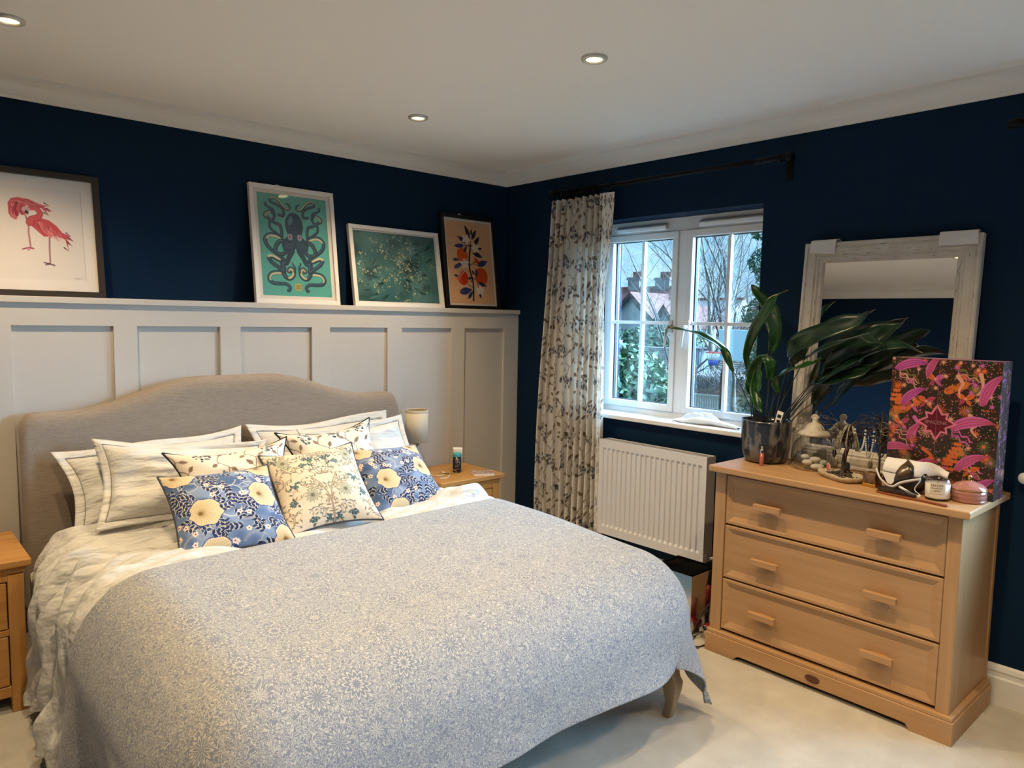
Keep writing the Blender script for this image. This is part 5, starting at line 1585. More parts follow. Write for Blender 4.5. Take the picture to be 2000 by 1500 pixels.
M['jet'] = mat('black_bead', (0.012, 0.012, 0.014), 0.25)
M['bronze_mat'] = mat('aged_bronze_pendant', (0.20, 0.15, 0.08), 0.4, metal=.7)
GN = 'necklaces hung on the jewellery tree'
def necklace(p, drop, wid, kind, label):
    t = thing('necklace', label, 'necklace', tuple(p), group=GN)
    a = Vector(p); P = []
    for k in range(17):
        q = k / 16; th = PI * q
        P.append((a.x + .006 * math.sin(th * 2), a.y + wid * math.cos(th), a.z - drop * math.sin(th) ** .7))
    if kind in ('pearl', 'jet'):
        b = MB()
        for k in range(34):
            q = k / 33; i_ = q * 16; j = min(int(i_), 15); f_ = i_ - j
            c_ = Vector(P[j]).lerp(Vector(P[j + 1]), f_)
            b.sphere(c_, .0042 if kind == 'pearl' else .003, 8, 6)
        o = b.build('bead_string', M[kind], t); o['kind'] = 'stuff'
    else:
        MB().tube(P, .0009, 5).build('chain', M['silver'], t)
        m_ = {'coral': 'red_bead', 'bronze': 'bronze_mat', 'drop': 'jet'}[kind]
        lo_ = Vector(P[8])
        MB().sphere(lo_ - Vector((0, 0, .014)), (.005, .009, .018), 12, 8).build('pendant', M[m_], t)
necklace(vt(-.050, .045, .145), .105, .012, 'coral', 'thin chain necklace with a red speckled pendant hanging over the tray')
necklace(vt(-.02, -.060, .19), .085, .020, 'pearl', 'string of cream pearls hung on the jewellery tree')
necklace(vt(.01, -.085, .185), .105, .016, 'pearl', 'second string of pale beads hung beside the pearls on the tree')
necklace(vt(-.05, .015, .150), .085, .014, 'bronze', 'fine chain with a bronze pendant hung on the tree')
necklace(vt(-.045, -.030, .140), .085, .016, 'drop', 'fine chain with a black drop hung on the tree')
necklace(vt(.02, .055, .170), .080, .014, 'drop', 'fine chain with a dark pendant hung behind the jar')
necklace(vt(.0, -.135, .200), .110, .022, 'jet', 'string of black beads hanging beside the festive box')
necklace(vt(-.03, -.110, .170), .095, .014, 'bronze', 'chain with a bronze charm next to the pearl strings')
# grey-green silk scarf bundle draped over the crown
M['silk'] = mat('grey_silk_cord', (0.12, 0.11, 0.09), 0.35, col2=(0.26, 0.24, 0.19), scale=40)
sk_ = MB(); r = random.Random(31)
for k in range(26):
    a = r.uniform(0, 6.28); x0, y0 = .02 * math.cos(a), .030 * math.sin(a)
    sk_.tube([tuple(q) for q in catmull([vt(x0 * .3, y0 * .4 - .01, .205), vt(x0 - .012, y0 - .01, .175), vt(x0 * 1.4 - .02, y0 * 1.5 - .01, .135), vt(x0 * 1.2 - .02, y0 * 1.6 - .012, .105)], 4)], [.0035] * 13, 5)
solo('necklace_bundle', sk_, M['silk'], 'tangle of grey cord necklaces draped over the crown of the jewellery tree', 'necklace', GN)
# dark wire stand with hoops behind, next to the box
st = thing('earring_stand', 'dark wire earring stand with hanging hoops beside the festive box', 'jewellery stand', (-.192, -2.535, CT))
b = Vector((-.192, -2.535, CT))
MB().lathe([(0, 0), (.03, 0), (.031, .004), (.006, .008), (.004, .02), (.004, .27), (0, .272)], tuple(b), 20).build('post', M['bark'], st)
w_ = MB(); r = random.Random(41)
for k in range(20):
    a = 2 * PI * k / 20; z0 = r.uniform(.12, .26); l_ = r.uniform(.025, .05)
    w_.tube([b + Vector((0, 0, z0)), b + Vector((math.cos(a) * l_ * .6, math.sin(a) * l_ * .6, z0 + .02)), b + Vector((math.cos(a) * l_, math.sin(a) * l_, z0 + r.uniform(-.03, .04)))], [.0024, .0018, .0008], 5)
w_.build('arm', M['bark'], st)
for k, (dy, z_, R) in enumerate(((-.020, .235, .020), (-.028, .215, .016), (.020, .20, .014))):
    P = [b + Vector((-.03, dy + R * math.cos(q), z_ - R + R * math.sin(q))) for q in np.linspace(0, 2 * PI, 25)]
    MB().tube(P, .0011, 5, cap=False).build('hoop', M['silver'], st)

# gold-edged trinket box
t = thing('trinket_box', 'small brown trinket box with a gold edge beside the tray', 'box', (-.366, -2.578, CT), (0, 0, math.radians(-8)))
M['gold'] = mat('gold_metal', (0.70, 0.45, 0.13), 0.25, metal=1.0)
M['tortoise'] = mat('tortoiseshell', (0.06, 0.028, 0.010), 0.2, col2=(0.30, 0.15, 0.04), scale=26, coat=.5)
MB().box((-.024, -.026, .014), (.024, .026, .055)).build('lid', M['tortoise'], t, .003)
MB().box((-.0245, -.0265, .0), (.0245, .0265, .014)).build('base', M['gold'], t, .0015)

# fabric pouch with cord, dark shiny print
def pouch():
    n, m = 26, 40
    a = np.linspace(0, PI, n); b_ = np.linspace(0, 2 * PI, m)
    B, A = np.meshgrid(b_, a)
    R = 1 + .10 * np.sin(B * 5 + A * 3) * np.sin(A) + .06 * np.sin(B * 9)
    X = -.350 + .058 * np.sin(A) * np.cos(B) * R
    Y = -2.694 + .074 * np.sin(A) * np.sin(B) * R
    Z = CT + .058 + .060 * np.cos(A) * (1 + .12 * np.sin(B * 4))
    Z = np.maximum(Z, CT + .0015)
    return X, Y, Z
M['pouch'] = mat('dark_teal_brown_satin', (0.010, 0.012, 0.020), 0.25, col2=(0.085, 0.045, 0.012), scale=16, lo=.42, hi=.6, spec=.6, dist=.8)
t = thing('drawstring_pouch', 'dark satin drawstring pouch with ochre cord slumped behind the white eye mask', 'pouch', (-.350, -2.694, CT))
X, Y, Z = pouch()
link('bag', grid_mesh('bag', X, Y, Z, off=(-.350, -2.694, CT)), M['pouch'], t)
M['ochre'] = mat('ochre_cord', (0.30, 0.17, 0.045), 0.7, bump=.4, bscale=200)
cd = MB()
for k in range(4):
    o_ = .005 * k
    cd.tube([tuple(q) for q in catmull([(-.338 + o_, -2.735, CT + .108), (-.338 + o_, -2.690, CT + .120 - o_ * .4), (-.345 + o_, -2.640, CT + .104 + o_ * .4), (-.345 + o_, -2.616 - o_ * .4, CT + .070), (-.342 + o_, -2.611 - o_ * .4, CT + .030 + 2 * o_)], 6)], .0036, 7)
cd.build('cord', M['ochre'], t)

# white eye mask with elastic straps resting on the pouch
M['white_cotton2'] = mat('white_cotton_mask', (0.68, 0.67, 0.68), 0.85, sheen=.2, bump=.08, bscale=120)
t = thing('eye_mask', 'white cotton eye mask with looped straps hung over the dark pouch', 'mask', (-.39, -2.70, CT + .04))
n, m = 16, 48
U, V = np.meshgrid(np.linspace(0, 1, m), np.linspace(0, 1, n))
my = -2.628 - .195 * U
mx_ = -.402 + .010 * np.sin(U * PI) - .0 * U + .085 * smooth01((U - .55) / .35)
zt = CT + .124 - .004 * U - .030 * smooth01((U - .65) / .35)
zb = CT + .076 - .012 * np.sin(U * PI) + .004 * U - .016 * smooth01((U - .8) / .2)
Z = zt * (1 - V) + zb * V
X = mx_ - .007 * np.sin(V * PI) + .036 * (1 - V) ** 1.6 * (1 - .6 * smooth01((U - .6) / .3))
me = grid_mesh('mask_front', X, my, Z, off=(-.39, -2.70, CT + .04))
o = link('mask_front', me, M['white_cotton2'], t); md = o.modifiers.new('thickness', 'SOLIDIFY'); md.thickness = .004; md.offset = 1
sp = MB()
sp.tube([tuple(q) for q in catmull([(-.402, -2.604, CT + .080), (-.418, -2.625, CT + .050), (-.424, -2.652, CT + .030), (-.428, -2.676, CT + .026), (-.424, -2.70, CT + .044), (-.414, -2.735, CT + .058), (-.402, -2.762, CT + .066)], 6)], .0052, 8, flat=.45)
sp.tube([tuple(q) for q in catmull([(-.420, -2.695, CT + .030), (-.424, -2.725, CT + .018), (-.420, -2.752, CT + .006), (-.405, -2.764, CT + .006), (-.400, -2.742, CT + .024), (-.398, -2.758, CT + .058)], 6)], .0048, 8, flat=.45)
sp.build('strap', M['white_cotton2'], t)
fl_ = MB().add([(-.405, -2.626, CT + .074), (-.405, -2.690, CT + .070), (-.412, -2.664, CT + .030), (-.412, -2.650, CT + .034)], [(0, 1, 2, 3)])
o = fl_.build('nose_flap', M['white_cotton2'], t); md = o.modifiers.new('thickness', 'SOLIDIFY'); md.thickness = .003

# wooden brush with dark bristles
M['cherry'] = wood('cherry_wood', (0.20, 0.055, 0.018), (0.28, 0.085, 0.03), axis=1)
t = thing('hair_brush', 'cherry wood hair brush with dark bristles along the front of the chest', 'brush', (-.47, -2.76, CT))
A = Vector((-.452, -2.630, CT)); B = Vector((-.487, -2.880, CT)); D = (B - A); Ln = D.length; D.normalize(); S = Vector((-D.y, D.x, 0))
V = []; F = []
st_ = [(0, .005), (.02, .010), (.08, .012), (.13, .011), (.155, .007), (.19, .0075), (.23, .009), (Ln - .004, .009), (Ln, .006)]
for (d, w) in st_:
    p = A + D * d
    for sg, z in ((-1, 0), (1, 0), (1, .008), (-1, .008)): V.append(p + S * (w * sg) + Vector((0, 0, z)))
for i in range(len(st_) - 1):
    for k in range(4): F.append((i * 4 + k, i * 4 + (k + 1) % 4, (i + 1) * 4 + (k + 1) % 4, (i + 1) * 4 + k))
F.append((3, 2, 1, 0)); F.append(tuple(range(len(V) - 4, len(V))))
MB().add(V, F).build('handle', M['cherry'], t, .002, 2)
bs = MB()
for i in range(26):
    for j in range(4):
        p = A + D * (.006 + i * .0054) + S * (-.007 + j * .0047) + Vector((0, 0, .007))
        bs.tube([p, p + S * (.006 + .001 * j) + Vector((0, 0, .020))], .0009, 4)
b_ = bs.build('bristles', M['black_plastic'], t); b_['kind'] = 'stuff'

# candle in a glass
c = (-.388, -2.814, CT)
M['wax'] = mat('cream_wax', (0.66, 0.61, 0.55), 0.35, coat=.5)
M['candle_glass'] = pane_mat('candle_glass', (0.94, 0.93, 0.92), 1.2)
M['label_cream'] = mat('cream_paper_label', (0.62, 0.56, 0.50), 0.7)
t = thing('candle', 'white candle in a clear glass with a cream printed label', 'candle', c)
MB().lathe([(0, .008), (.0392, .008), (.0399, .012), (.0402, .061), (.0, .060)], c, 40).build('wax', M['wax'], t)
MB().lathe([(0, .0), (.038, .0), (.0395, .003), (.0397, .008), (0, .0078)], c, 44).lathe([(.0402, .0605), (.0405, .078), (.0392, .0785), (.0388, .0608)], c, 44).build('glass', M['candle_glass'], t)
ph = math.atan2(-3.70 - c[1], -3.264 - c[0])
lb = MB(); q0, q1 = ph - .62, ph + .62
V = []; F = []
for k in range(13):
    a = q0 + (q1 - q0) * k / 12
    V += [(c[0] + .0408 * math.cos(a), c[1] + .0408 * math.sin(a), CT + .026), (c[0] + .0408 * math.cos(a), c[1] + .0408 * math.sin(a), CT + .066)]
for k in range(12): F.append((2 * k, 2 * k + 2, 2 * k + 3, 2 * k + 1))
lbo = lb.add(V, F, True).build('label', M['label_cream'], t)
def curved_text(txt, size, c, R, ph, z, parent, mat_, spacing=1.15):
    o = lettering(txt, size, parent, mat_, Matrix.Identity(4), spacing=spacing, extrude=0)
    off = ORIGIN[parent]
    for v in o.data.vertices:
        x, y = v.co.x + off.x, v.co.y + off.y
        a = ph + x / R
        v.co = (c[0] + R * math.cos(a) - off.x, c[1] + R * math.sin(a) - off.y, z + y - off.z)
    return o
M['ink'] = mat('black_ink', (0.02, 0.018, 0.018), 0.7)
curved_text('NEOM', .0125, c, .0411, ph - .05, CT + .056, lbo, M['ink'])
fp = MB(); rr_ = random.Random(9)                 # rows of small print, too fine to read
for z_, w_, h_ in ((.0455, .42, .0022), (.0380, .22, .0014), (.0350, .30, .0014)):
    a_ = ph - .05 - w_
    while a_ < ph - .05 + w_:
        d_ = rr_.uniform(.03, .08)
        q = [(c[0] + .0411 * math.cos(k), c[1] + .0411 * math.sin(k)) for k in (a_, a_ + d_)]
        fp.add([(*q[0], CT + z_), (*q[1], CT + z_), (*q[1], CT + z_ + h_), (*q[0], CT + z_ + h_)], [(0, 1, 2, 3)])
        a_ += d_ + .025
fp.build('small_print', M['ink'], lbo)
MB().tube([(c[0], c[1], CT + .060), (c[0] + .001, c[1], CT + .070)], .0009, 5).build('wick', M['ink'], t)

# pink glass bonbonniere
c = (-.330, -2.897, CT)
M['pink_glass'] = mat('pink_pressed_glass', (0.50, 0.22, 0.19), 0.12, spec=.6, coat=.6, trans=.25)
t = thing('glass_trinket_pot', 'pink pressed glass pot with domed lid and gold knob', 'pot', c)
sq = lambda a, z: 1 + .012 * abs(math.sin(a * 8))
MB().lathe([(0, 0), (.050, 0), (.053, .004), (.055, .010), (.053, .011), (.055, .014), (.0555, .027), (.0545, .029), (.0555, .031), (.0545, .044), (0, .044)], c, 96, rfun=sq).build('body', M['pink_glass'], t)
ld_ = MB().lathe([(.0555, .044), (.0565, .048), (.053, .055), (.042, .064), (.026, .071), (.010, .075), (0, .0755)], c, 96, rfun=sq).build('lid', M['pink_glass'], t)
kn = MB().lathe([(.004, .074), (.007, .076), (.0045, .080), (.0075, .086), (.0065, .093), (0, .097)], c, 18); kn.build('knob', M['gold'], ld_)
MB().lathe([(.0567, .0445), (.0572, .0455), (.0572, .0465), (.0567, .0475)], c, 60).build('gold_rim', M['gold'], ld_)

# festive card box with two doors
X0, X1, Y0, Y1, ZB, ZT = -.272, -.160, -2.958, -2.590, CT, 1.345
t = thing('card_gift_box', 'tall card gift box covered in pink and orange festive patterns on dark brown', 'box', (-.215, -2.774, CT))
M['lit_side'] = mat('lightened_card_side', (1, 1, 1), 0.22, metal=.5, spec=.6, attr='paint')
M['box_edge'] = mat('pink_card_edge', (0.33, 0.13, 0.18), 0.4)
MB().box((X0 + .0015, Y0 + .001, ZB), (X1, Y1 - .001, ZT)).build('box_body', M['box_edge'], t)
art = paint_box(300, int(300 * (ZT - ZB) / (Y1 - Y0)), 77)
ym = Y0 + (Y1 - Y0) * .545
half = int(300 * .455)
off = Vector((-.215, -2.774, CT))
def panel(name, A, ya, yb, x):
    n, m = A.shape[:2]
    Yg, Zg = np.meshgrid(np.linspace(ya, yb, m), np.linspace(ZT, ZB, n))
    o = link(name, grid_mesh(name, np.full_like(Yg, x), Yg, Zg, off=off, colors=A, smooth=False), M['paint_gloss'], t)
    md = o.modifiers.new('thickness', 'SOLIDIFY'); md.thickness = .0015; md.offset = 0
    return o
panel('door_flap', art[:, :half], Y1, ym + .0010, X0)
panel('door_flap', art[:, half:], ym - .0010, Y0, X0)
sd = paint_box(70, 320, 91, star=False)
sd = np.clip(sd, 0, 1) ** .62 * np.array((.95, .85, 1.1))  # window light put into the side print: lightened and tinted violet
n, m = sd.shape[:2]
Xg, Zg = np.meshgrid(np.linspace(X0 + .001, X1, m), np.linspace(ZT, ZB, n))
link('side_panel', grid_mesh('side_panel', Xg, np.full_like(Xg, Y0 - .0002), Zg, off=off, colors=np.clip(sd, 0, 1), smooth=False), M['lit_side'], t)
M['foil'] = mat('pink_foil_lettering', (0.42, 0.20, 0.20), 0.3, metal=.3)
lettering('SPACENK', .0185, t, M['foil'], Matrix.Translation((X0 - .0016, Y1 - .455 * (Y1 - Y0), ZT - .475 * (ZT - ZB))) @ FACE_NX)

# ------------------------------------------------------------------ radiator
RY0_, RY1_, RZ0, RZ1, RXF = -1.685, -.975, .245, .790, -.118
rad = thing('radiator', 'white ribbed panel radiator under the window sill', 'radiator', (-.08, -1.33, RZ0))
M['rad'] = mat('white_radiator_enamel', (0.66, 0.65, 0.66), 0.35, spec=.4)
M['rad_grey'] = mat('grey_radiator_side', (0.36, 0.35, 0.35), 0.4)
def rad_panel(xf, back):
    ys = []; n_f = 20; y = RY0_ + .022; p = (RY1_ - RY0_ - .044) / n_f
    V = []; F = []
    prof = [(RY0_, 0), (RY0_ + .02, 0)]
    for k in range(n_f):
        a = y + k * p
        prof += [(a + p * .12, 0), (a + p * .22, 1), (a + p * .72, 1), (a + p * .82, 0)]
    prof += [(RY1_ - .02, 0), (RY1_, 0)]
    zs = [RZ0, RZ0 + .045, RZ0 + .058, RZ1 - .058, RZ1 - .045, RZ1]
    fl = [0, 0, 1, 1, 0, 0]
    for z, f_ in zip(zs, fl):
        for (yy, q) in prof: V.append((xf + .0085 * q * f_, yy, z))
    m = len(prof)
    for j in range(5):
        for i in range(m - 1): F.append((j * m + i, j * m + i + 1, (j + 1) * m + i + 1, (j + 1) * m + i))
    return MB().add(V, F)
o = rad_panel(RXF, 1).build('front_panel', M['rad'], rad)
md = o.modifiers.new('thickness', 'SOLIDIFY'); md.thickness = .0025
MB().box((-.046, RY0_ + .01, RZ0), (-.040, RY1_ - .01, RZ1 - .004)).build('back_panel', M['rad'], rad)
for y in (RY0_, RY1_ - .002):
    s = MB(); s.box((RXF + .001, y, RZ0), (-.038, y + .002, RZ1)); s.build('side_cover', M['rad_grey'], rad)
g = MB()
g.box((RXF + .001, RY0_, RZ1 - .003), (RXF + .014, RY1_, RZ1)); g.box((-.050, RY0_, RZ1 - .003), (-.038, RY1_, RZ1))
for k in range(46):
    y = RY0_ + .008 + k * (RY1_ - RY0_ - .016) / 45
    g.box((RXF + .012, y - .0025, RZ1 - .003), (-.048, y + .0025, RZ1 - .001))
g.build('top_grille', M['rad'], rad)
pl = MB().lathe([(0, 0), (.010, 0), (.011, .003), (.007, .004), (.007, .008), (0, .008)], seg=16).xf(Matrix.Translation((-.075, RY0_ - .001, RZ1 - .055)) @ Matrix.Rotation(PI / 2, 4, 'X'))
pl.build('bleed_plug', M['chrome'], rad)
for y in (-1.52, -1.14):
    MB().box((-.041, y - .02, RZ0 + .10), (-.001, y + .02, RZ1 - .10)).build('wall_bracket', M['rad'], rad)
v = MB()
v.tube([(-.078, RY0_ + .002, RZ0 + .028), (-.078, RY0_ - .045, RZ0 + .028)], .009, 12)
v.tube([(-.078, RY0_ - .045, RZ0 + .050), (-.078, RY0_ - .045, .0)], .0075, 12)
v.lathe([(.010, .040), (.0125, .044), (.0125, .070), (.010, .075), (0, .076)], (-.078, RY0_ - .045, RZ0), 16)
v.lathe([(.013, .015), (.013, .040)], (-.078, RY0_ - .045, RZ0), 6, smooth=False)
v.build('valve', M['chrome'], rad)

# ------------------------------------------------------------------ curtain and pole
rod = thing('curtain_pole', 'matt black curtain pole with rings above the garden window', 'curtain pole', (-.10, -1.30, 2.215))
MB().tube([(-.10, -.545, 2.216), (-.10, -2.018, 2.216)], .0115, 16).build('pole', M['black_metal'], rad and rod)
MB().tube([(-.10, -1.86, 2.216), (-.10, -2.022, 2.216)], .0145, 16).build('sleeve', M['black_metal'], rod)
for y, sg in ((-2.018, -1), (-.545, 1)):
    MB().tube([(-.10, y, 2.216), (-.10, y + sg * .006, 2.216), (-.10, y + sg * .028, 2.216)], [.018, .021, .021], 20).build('finial', M['black_metal'], rod)
for y in (-1.985, -.60):
    b = MB(); b.tube([(-.10, y, 2.216), (-.004, y, 2.216)], .008, 10); b.box((-.006, y - .015, 2.13), (0, y + .015, 2.235)); b.tube([(-.10, y - .008, 2.216), (-.10, y + .008, 2.216)], .0175, 16)
    b.build('bracket', M['black_metal'], rod, recalc=True)
ring_me = None
ring_pos = [-.575 - .0225 * k for k in range(15)] + [-.995]
for k, y in enumerate(ring_pos):
    if ring_me is None:
        q = MB(); P = [(.021 * math.cos(a), 0, -.009 + .021 * math.sin(a)) for a in np.linspace(0, 2 * PI, 21)]
        q.tube(P, .003, 8, cap=False); q.tube([(0, 0, -.030), (0, 0, -.044)], .0016, 6)
        ring_me = q.mesh('curtain_ring'); ring_me.materials.append(M['black_metal'])
    o = link('curtain_ring', ring_me, None, rod); o.location = Vector((-.10, y, 2.216)) - Vector((-.10, -1.30, 2.215))
rod2 = thing('curtain_pole', 'end of a second matt black curtain pole beside the white mirror', 'curtain pole', (-.10, -3.9, 2.205))
MB().tube([(-.10, -2.89, 2.205), (-.10, -4.75, 2.205)], .0115, 16).build('pole', M['black_metal'], rod2)
MB().tube([(-.10, -2.875, 2.205), (-.10, -2.92, 2.205)], .0175, 18).build('finial', M['black_metal'], rod2)
MB().tube([(-.10, -2.99, 2.205), (-.004, -2.99, 2.205)], .008, 10).build('bracket', M['black_metal'], rod2)

def curtain():
    n, m = 480, 400
    U, V = np.meshgrid(np.linspace(0, 1, m), np.linspace(0, 1, n))
    ztop, zbot = 2.172, .015
    Z = ztop + (zbot - ztop) * V
    # gathered body plus the flat leading edge that hangs by the window
    body = .80
    yl = -.535 + .135 * smooth01((V - .15) / .75) + .03 * np.sin(V * 5)
    yr_b = -.945 - .015 * V
    yr = np.where(True, -1.030 + .055 * smooth01(V / .35) - .0 * V, 0)
    t = np.clip(U / body, 0, 1)
    Y = yl + (yr_b - yl) * t
    lead = smooth01((U - body) / .03)
    s = np.clip((U - body) / (1 - body), 0, 1)
    # the leading strip turns toward the room, then back
    Y = np.where(U > body, yr_b + (yr - yr_b) * s, Y)
    amp = .024 + .022 * V
    ph = 2 * PI * (9.0 * t + .10 * np.sin(3 * V + 2) + .35 * np.sin(6 * t + 2.2 * V))
    X = -.098 + amp * np.sin(ph) * (1 - lead) - .018 * (1 - s) * lead - .020 * lead
    X = X + (1 - lead) * .008 * np.sin(2 * ph + 1) * np.exp(-V * 5) * 1.6
    Y = Y + (1 - lead) * .012 * np.sin(ph + 1.3) * (1 + .6 * V)
    A = paint_trail(m, n, 480 / 2.15, 3, '#e3dcd2')
    # cloth is much wider than it hangs: sample the print at its unrolled width
    o = grid_mesh('curtain', X, Y, Z, off=(-.1, -.78, .015), colors=A)
    c_ = link('curtain', o, M['curtain']); c_.location = (-.1, -.78, .015)
    return tag(c_, 'cream curtain with trailing taupe leaves and navy berries beside the window', 'curtain')
def curtain_mat():
    m = mat('printed_curtain_cotton', (1, 1, 1), .9, spec=.1, attr='paint', bump=.12, bscale=260)
    nt = m.node_tree; b = nt.nodes['Principled BSDF']
    at = [k for k in nt.nodes if k.type == 'ATTRIBUTE'][0]
    tl = nt.nodes.new('ShaderNodeBsdfTranslucent'); mx = nt.nodes.new('ShaderNodeMixShader'); mx.inputs[0].default_value = .18
    out = nt.nodes['Material Output']
    nt.links.new(at.outputs['Color'], tl.inputs['Color'])
    nt.links.new(b.outputs[0], mx.inputs[1]); nt.links.new(tl.outputs[0], mx.inputs[2]); nt.links.new(mx.outputs[0], out.inputs['Surface'])
    return m
M['curtain'] = curtain_mat()
curtain()

# white tie-back knob on the wall
t = thing('tieback_knob', 'small white round curtain tie-back knob on the navy wall', 'knob', (0, -2.99, .905))
MB().lathe([(.006, 0), (.006, .024), (.020, .028), (.022, .034), (.018, .042), (0, .044)], seg=24).xf(Matrix.Translation((0, -2.995, .905)) @ Matrix.Rotation(-PI / 2, 4, 'Y')).build('knob', M['white_paint'], t)
MB().lathe([(0, 0), (.012, 0), (.012, .004), (.006, .005)], seg=20).xf(Matrix.Translation((0, -2.995, .905)) @ Matrix.Rotation(-PI / 2, 4, 'Y')).build('wall_plate', M['white_paint'], t)

# bunched white tie-backs on the sill
M['voile'] = mat('white_voile', (0.74, 0.76, 0.78), 0.8, spec=.2, sheen=.2)
def bundle(y0, y1, x, h, w, seed, name, label):
    n, m = 30, 60
    U, V = np.meshgrid(np.linspace(0, 1, m), np.linspace(0, 2 * PI, n))
    q = sines(seed, 12, 8, 40)
    env = np.sin(PI * np.clip(U * .96 + .02, 0, 1)) ** .45
    R = 1 + .38 * wob(q, U * 1.3, np.sin(V) * .12 + np.cos(V) * .09)
    Y = y0 + (y1 - y0) * U + .008 * np.sin(V * 2 + U * 9)
    X = x + w * env * np.cos(V) * R + .012 * np.sin(U * 7 + seed)
    Z = .926 + h * env * (1 + np.sin(V) * R) * .55
    Z = np.maximum(Z, .9265)
    me = grid_mesh(name, X, Y, Z, off=(x, (y0 + y1) / 2, .926))
    o = link(name, me, M['voile']); o.location = (x, (y0 + y1) / 2, .926)
    return tag(o, label, 'tie-back')
bundle(-1.375, -1.62, .110, .050, .022, 4, 'curtain_tieback', 'white fabric tie-back rolled up against the window frame on the sill')
bundle(-1.355, -1.76, .050, .030, .032, 9, 'curtain_tieback', 'long crumpled white fabric tie-back lying along the window sill')

# ------------------------------------------------------------------ mirrored bin and hair tools beside the chest
M['bin_side'] = mat('champagne_mirror_steel', (0.78, 0.74, 0.66), 0.16, metal=1.0)
M['bin_lining'] = mat('black_felt_lining', (0.002, 0.002, 0.003), 0.95, spec=.05)
bin_ = thing('waste_bin', 'square mirrored steel bin with black lining beside the chest of drawers', 'bin', (-.355, -1.735, 0))
x0, x1, y0, y1, z1 = -.445, -.255, -1.842, -1.630, .300
b = MB()
b.box((x0, y0, 0), (x1, y0 + .004, z1)); b.box((x0, y1 - .004, 0), (x1, y1, z1)); b.box((x0, y0 + .004, 0), (x0 + .004, y1 - .004, z1)); b.box((x1 - .004, y0 + .004, 0), (x1, y1 - .004, z1)); b.box((x0, y0, 0), (x1, y1, .004))
b.build('side_wall', M['bin_side'], bin_)
l_ = MB(); k = .0045
l_.box((x0 - .001, y0 - .001, z1 - .004), (x1 + .001, y0 + .010, z1 + .004)); l_.box((x0 - .001, y1 - .010, z1 - .004), (x1 + .001, y1 + .001, z1 + .004))
l_.box((x0 - .001, y0, z1 - .004), (x0 + .010, y1, z1 + .004)); l_.box((x1 - .010, y0, z1 - .004), (x1 + .001, y1, z1 + .004))
l_.box((x0 + .005, y0 + .005, .06), (x1 - .005, y1 - .005, .262))
l_.build('lining', M['bin_lining'], bin_)
M['red'] = mat('glossy_red_plastic', (0.23, 0.012, 0.016), 0.2, coat=.5)
t = thing('hair_straightener', 'red and black hair straightener standing upright beside the bin', 'hair straightener', (-.275, -1.862, .0))
MB().tube([(-.275, -1.862, .10), (-.275, -1.858, .215)], [.013, .015], 12, flat=.8).build('handle', M['red'], t)
MB().tube([(-.275, -1.858, .212), (-.274, -1.856, .25), (-.272, -1.853, .315)], [.013, .010, .007], 12, flat=.7).build('plates', M['black_plastic'], t)
MB().tube([(-.275, -1.862, .10), (-.275, -1.864, .0)], [.012, .010], 12).build('grip_end', M['black_plastic'], t)
t = thing('hair_dryer', 'red hair dryer lying on the carpet behind the bin corner', 'hair dryer', (-.330, -1.887, 0))
MB().tube([(-.385, -1.884, .033), (-.360, -1.889, .034), (-.310, -1.899, .034)], [.030, .034, .032], 20).build('barrel', M['red'], t)
MB().lathe([(0, .002), (.008, .004), (.010, .0), (.018, .004), (.020, .0), (.027, .003), (.029, 0)], seg=24).xf(Matrix.Translation((-.3865, -1.8837, .033)) @ Matrix.Rotation(math.radians(-90), 4, 'Y') @ Matrix.Rotation(.15, 4, 'X')).build('air_inlet', M['chrome'], t)
MB().tube([(-.345, -1.894, .058), (-.340, -1.895, .103), (-.332, -1.893, .148)], [.014, .013, .012], 12, flat=.7).build('grip', M['red'], t)
t = thing('power_cord', 'black power cords curling over the carpet beside the chest', 'cord', (-.42, -1.87, 0))
P = [tuple(q) for q in catmull([(-.332, -1.893, .146), (-.345, -1.880, .158), (-.405, -1.868, .10), (-.465, -1.858, .012), (-.500, -1.885, .004), (-.490, -1.922, .004), (-.440, -1.930, .004), (-.405, -1.938, .004)], 8)]
MB().tube(P, .0032, 8).build('thick_cord', M['black_plastic'], t)
P = [tuple(q) for q in catmull([(-.405, -1.850, .004), (-.43, -1.856, .004), (-.475, -1.875, .004), (-.515, -1.910, .004), (-.505, -1.934, .005)], 8)]
MB().tube(P, .0022, 8).build('thin_cord', M['black_plastic'], t)
# ------------------------------------------------------------------ the garden and street beyond the window
GZ = -2.45
M['grass'] = mat('winter_lawn', (0.030, 0.042, 0.018), 0.95, spec=.1, col2=(0.050, 0.056, 0.028), scale=1.2)
g = MB().box((0.6, -60, GZ - .3), (140, 110, GZ)); o = g.build('ground', M['grass']); o['kind'] = 'structure'
M['laurel'] = mat('laurel_leaf', (0.045, 0.11, 0.055), 0.5, spec=.4, col2=(0.11, 0.18, 0.08), scale=3, lo=.4, hi=.65)
M['twig'] = mat('bare_twig', (0.10, 0.085, 0.08), 0.9)
M['bark_pale'] = mat('pale_bark', (0.13, 0.12, 0.10), 0.9, col2=(0.20, 0.18, 0.15), scale=6)
M['conifer'] = mat('conifer_needles', (0.045, 0.10, 0.065), 0.8, col2=(0.09, 0.16, 0.08), scale=2)
M['tile_red'] = mat('red_clay_tiles', (0.105, 0.030, 0.022), 0.85, col2=(0.15, 0.050, 0.034), scale=3)
M['ridge'] = mat('orange_ridge_tile', (0.22, 0.060, 0.032), 0.85)
M['tile_grey'] = mat('grey_brown_tiles', (0.19, 0.16, 0.16), 0.85, col2=(0.27, 0.22, 0.20), scale=3)
M['render'] = mat('pale_render', (0.36, 0.36, 0.37), 0.9)
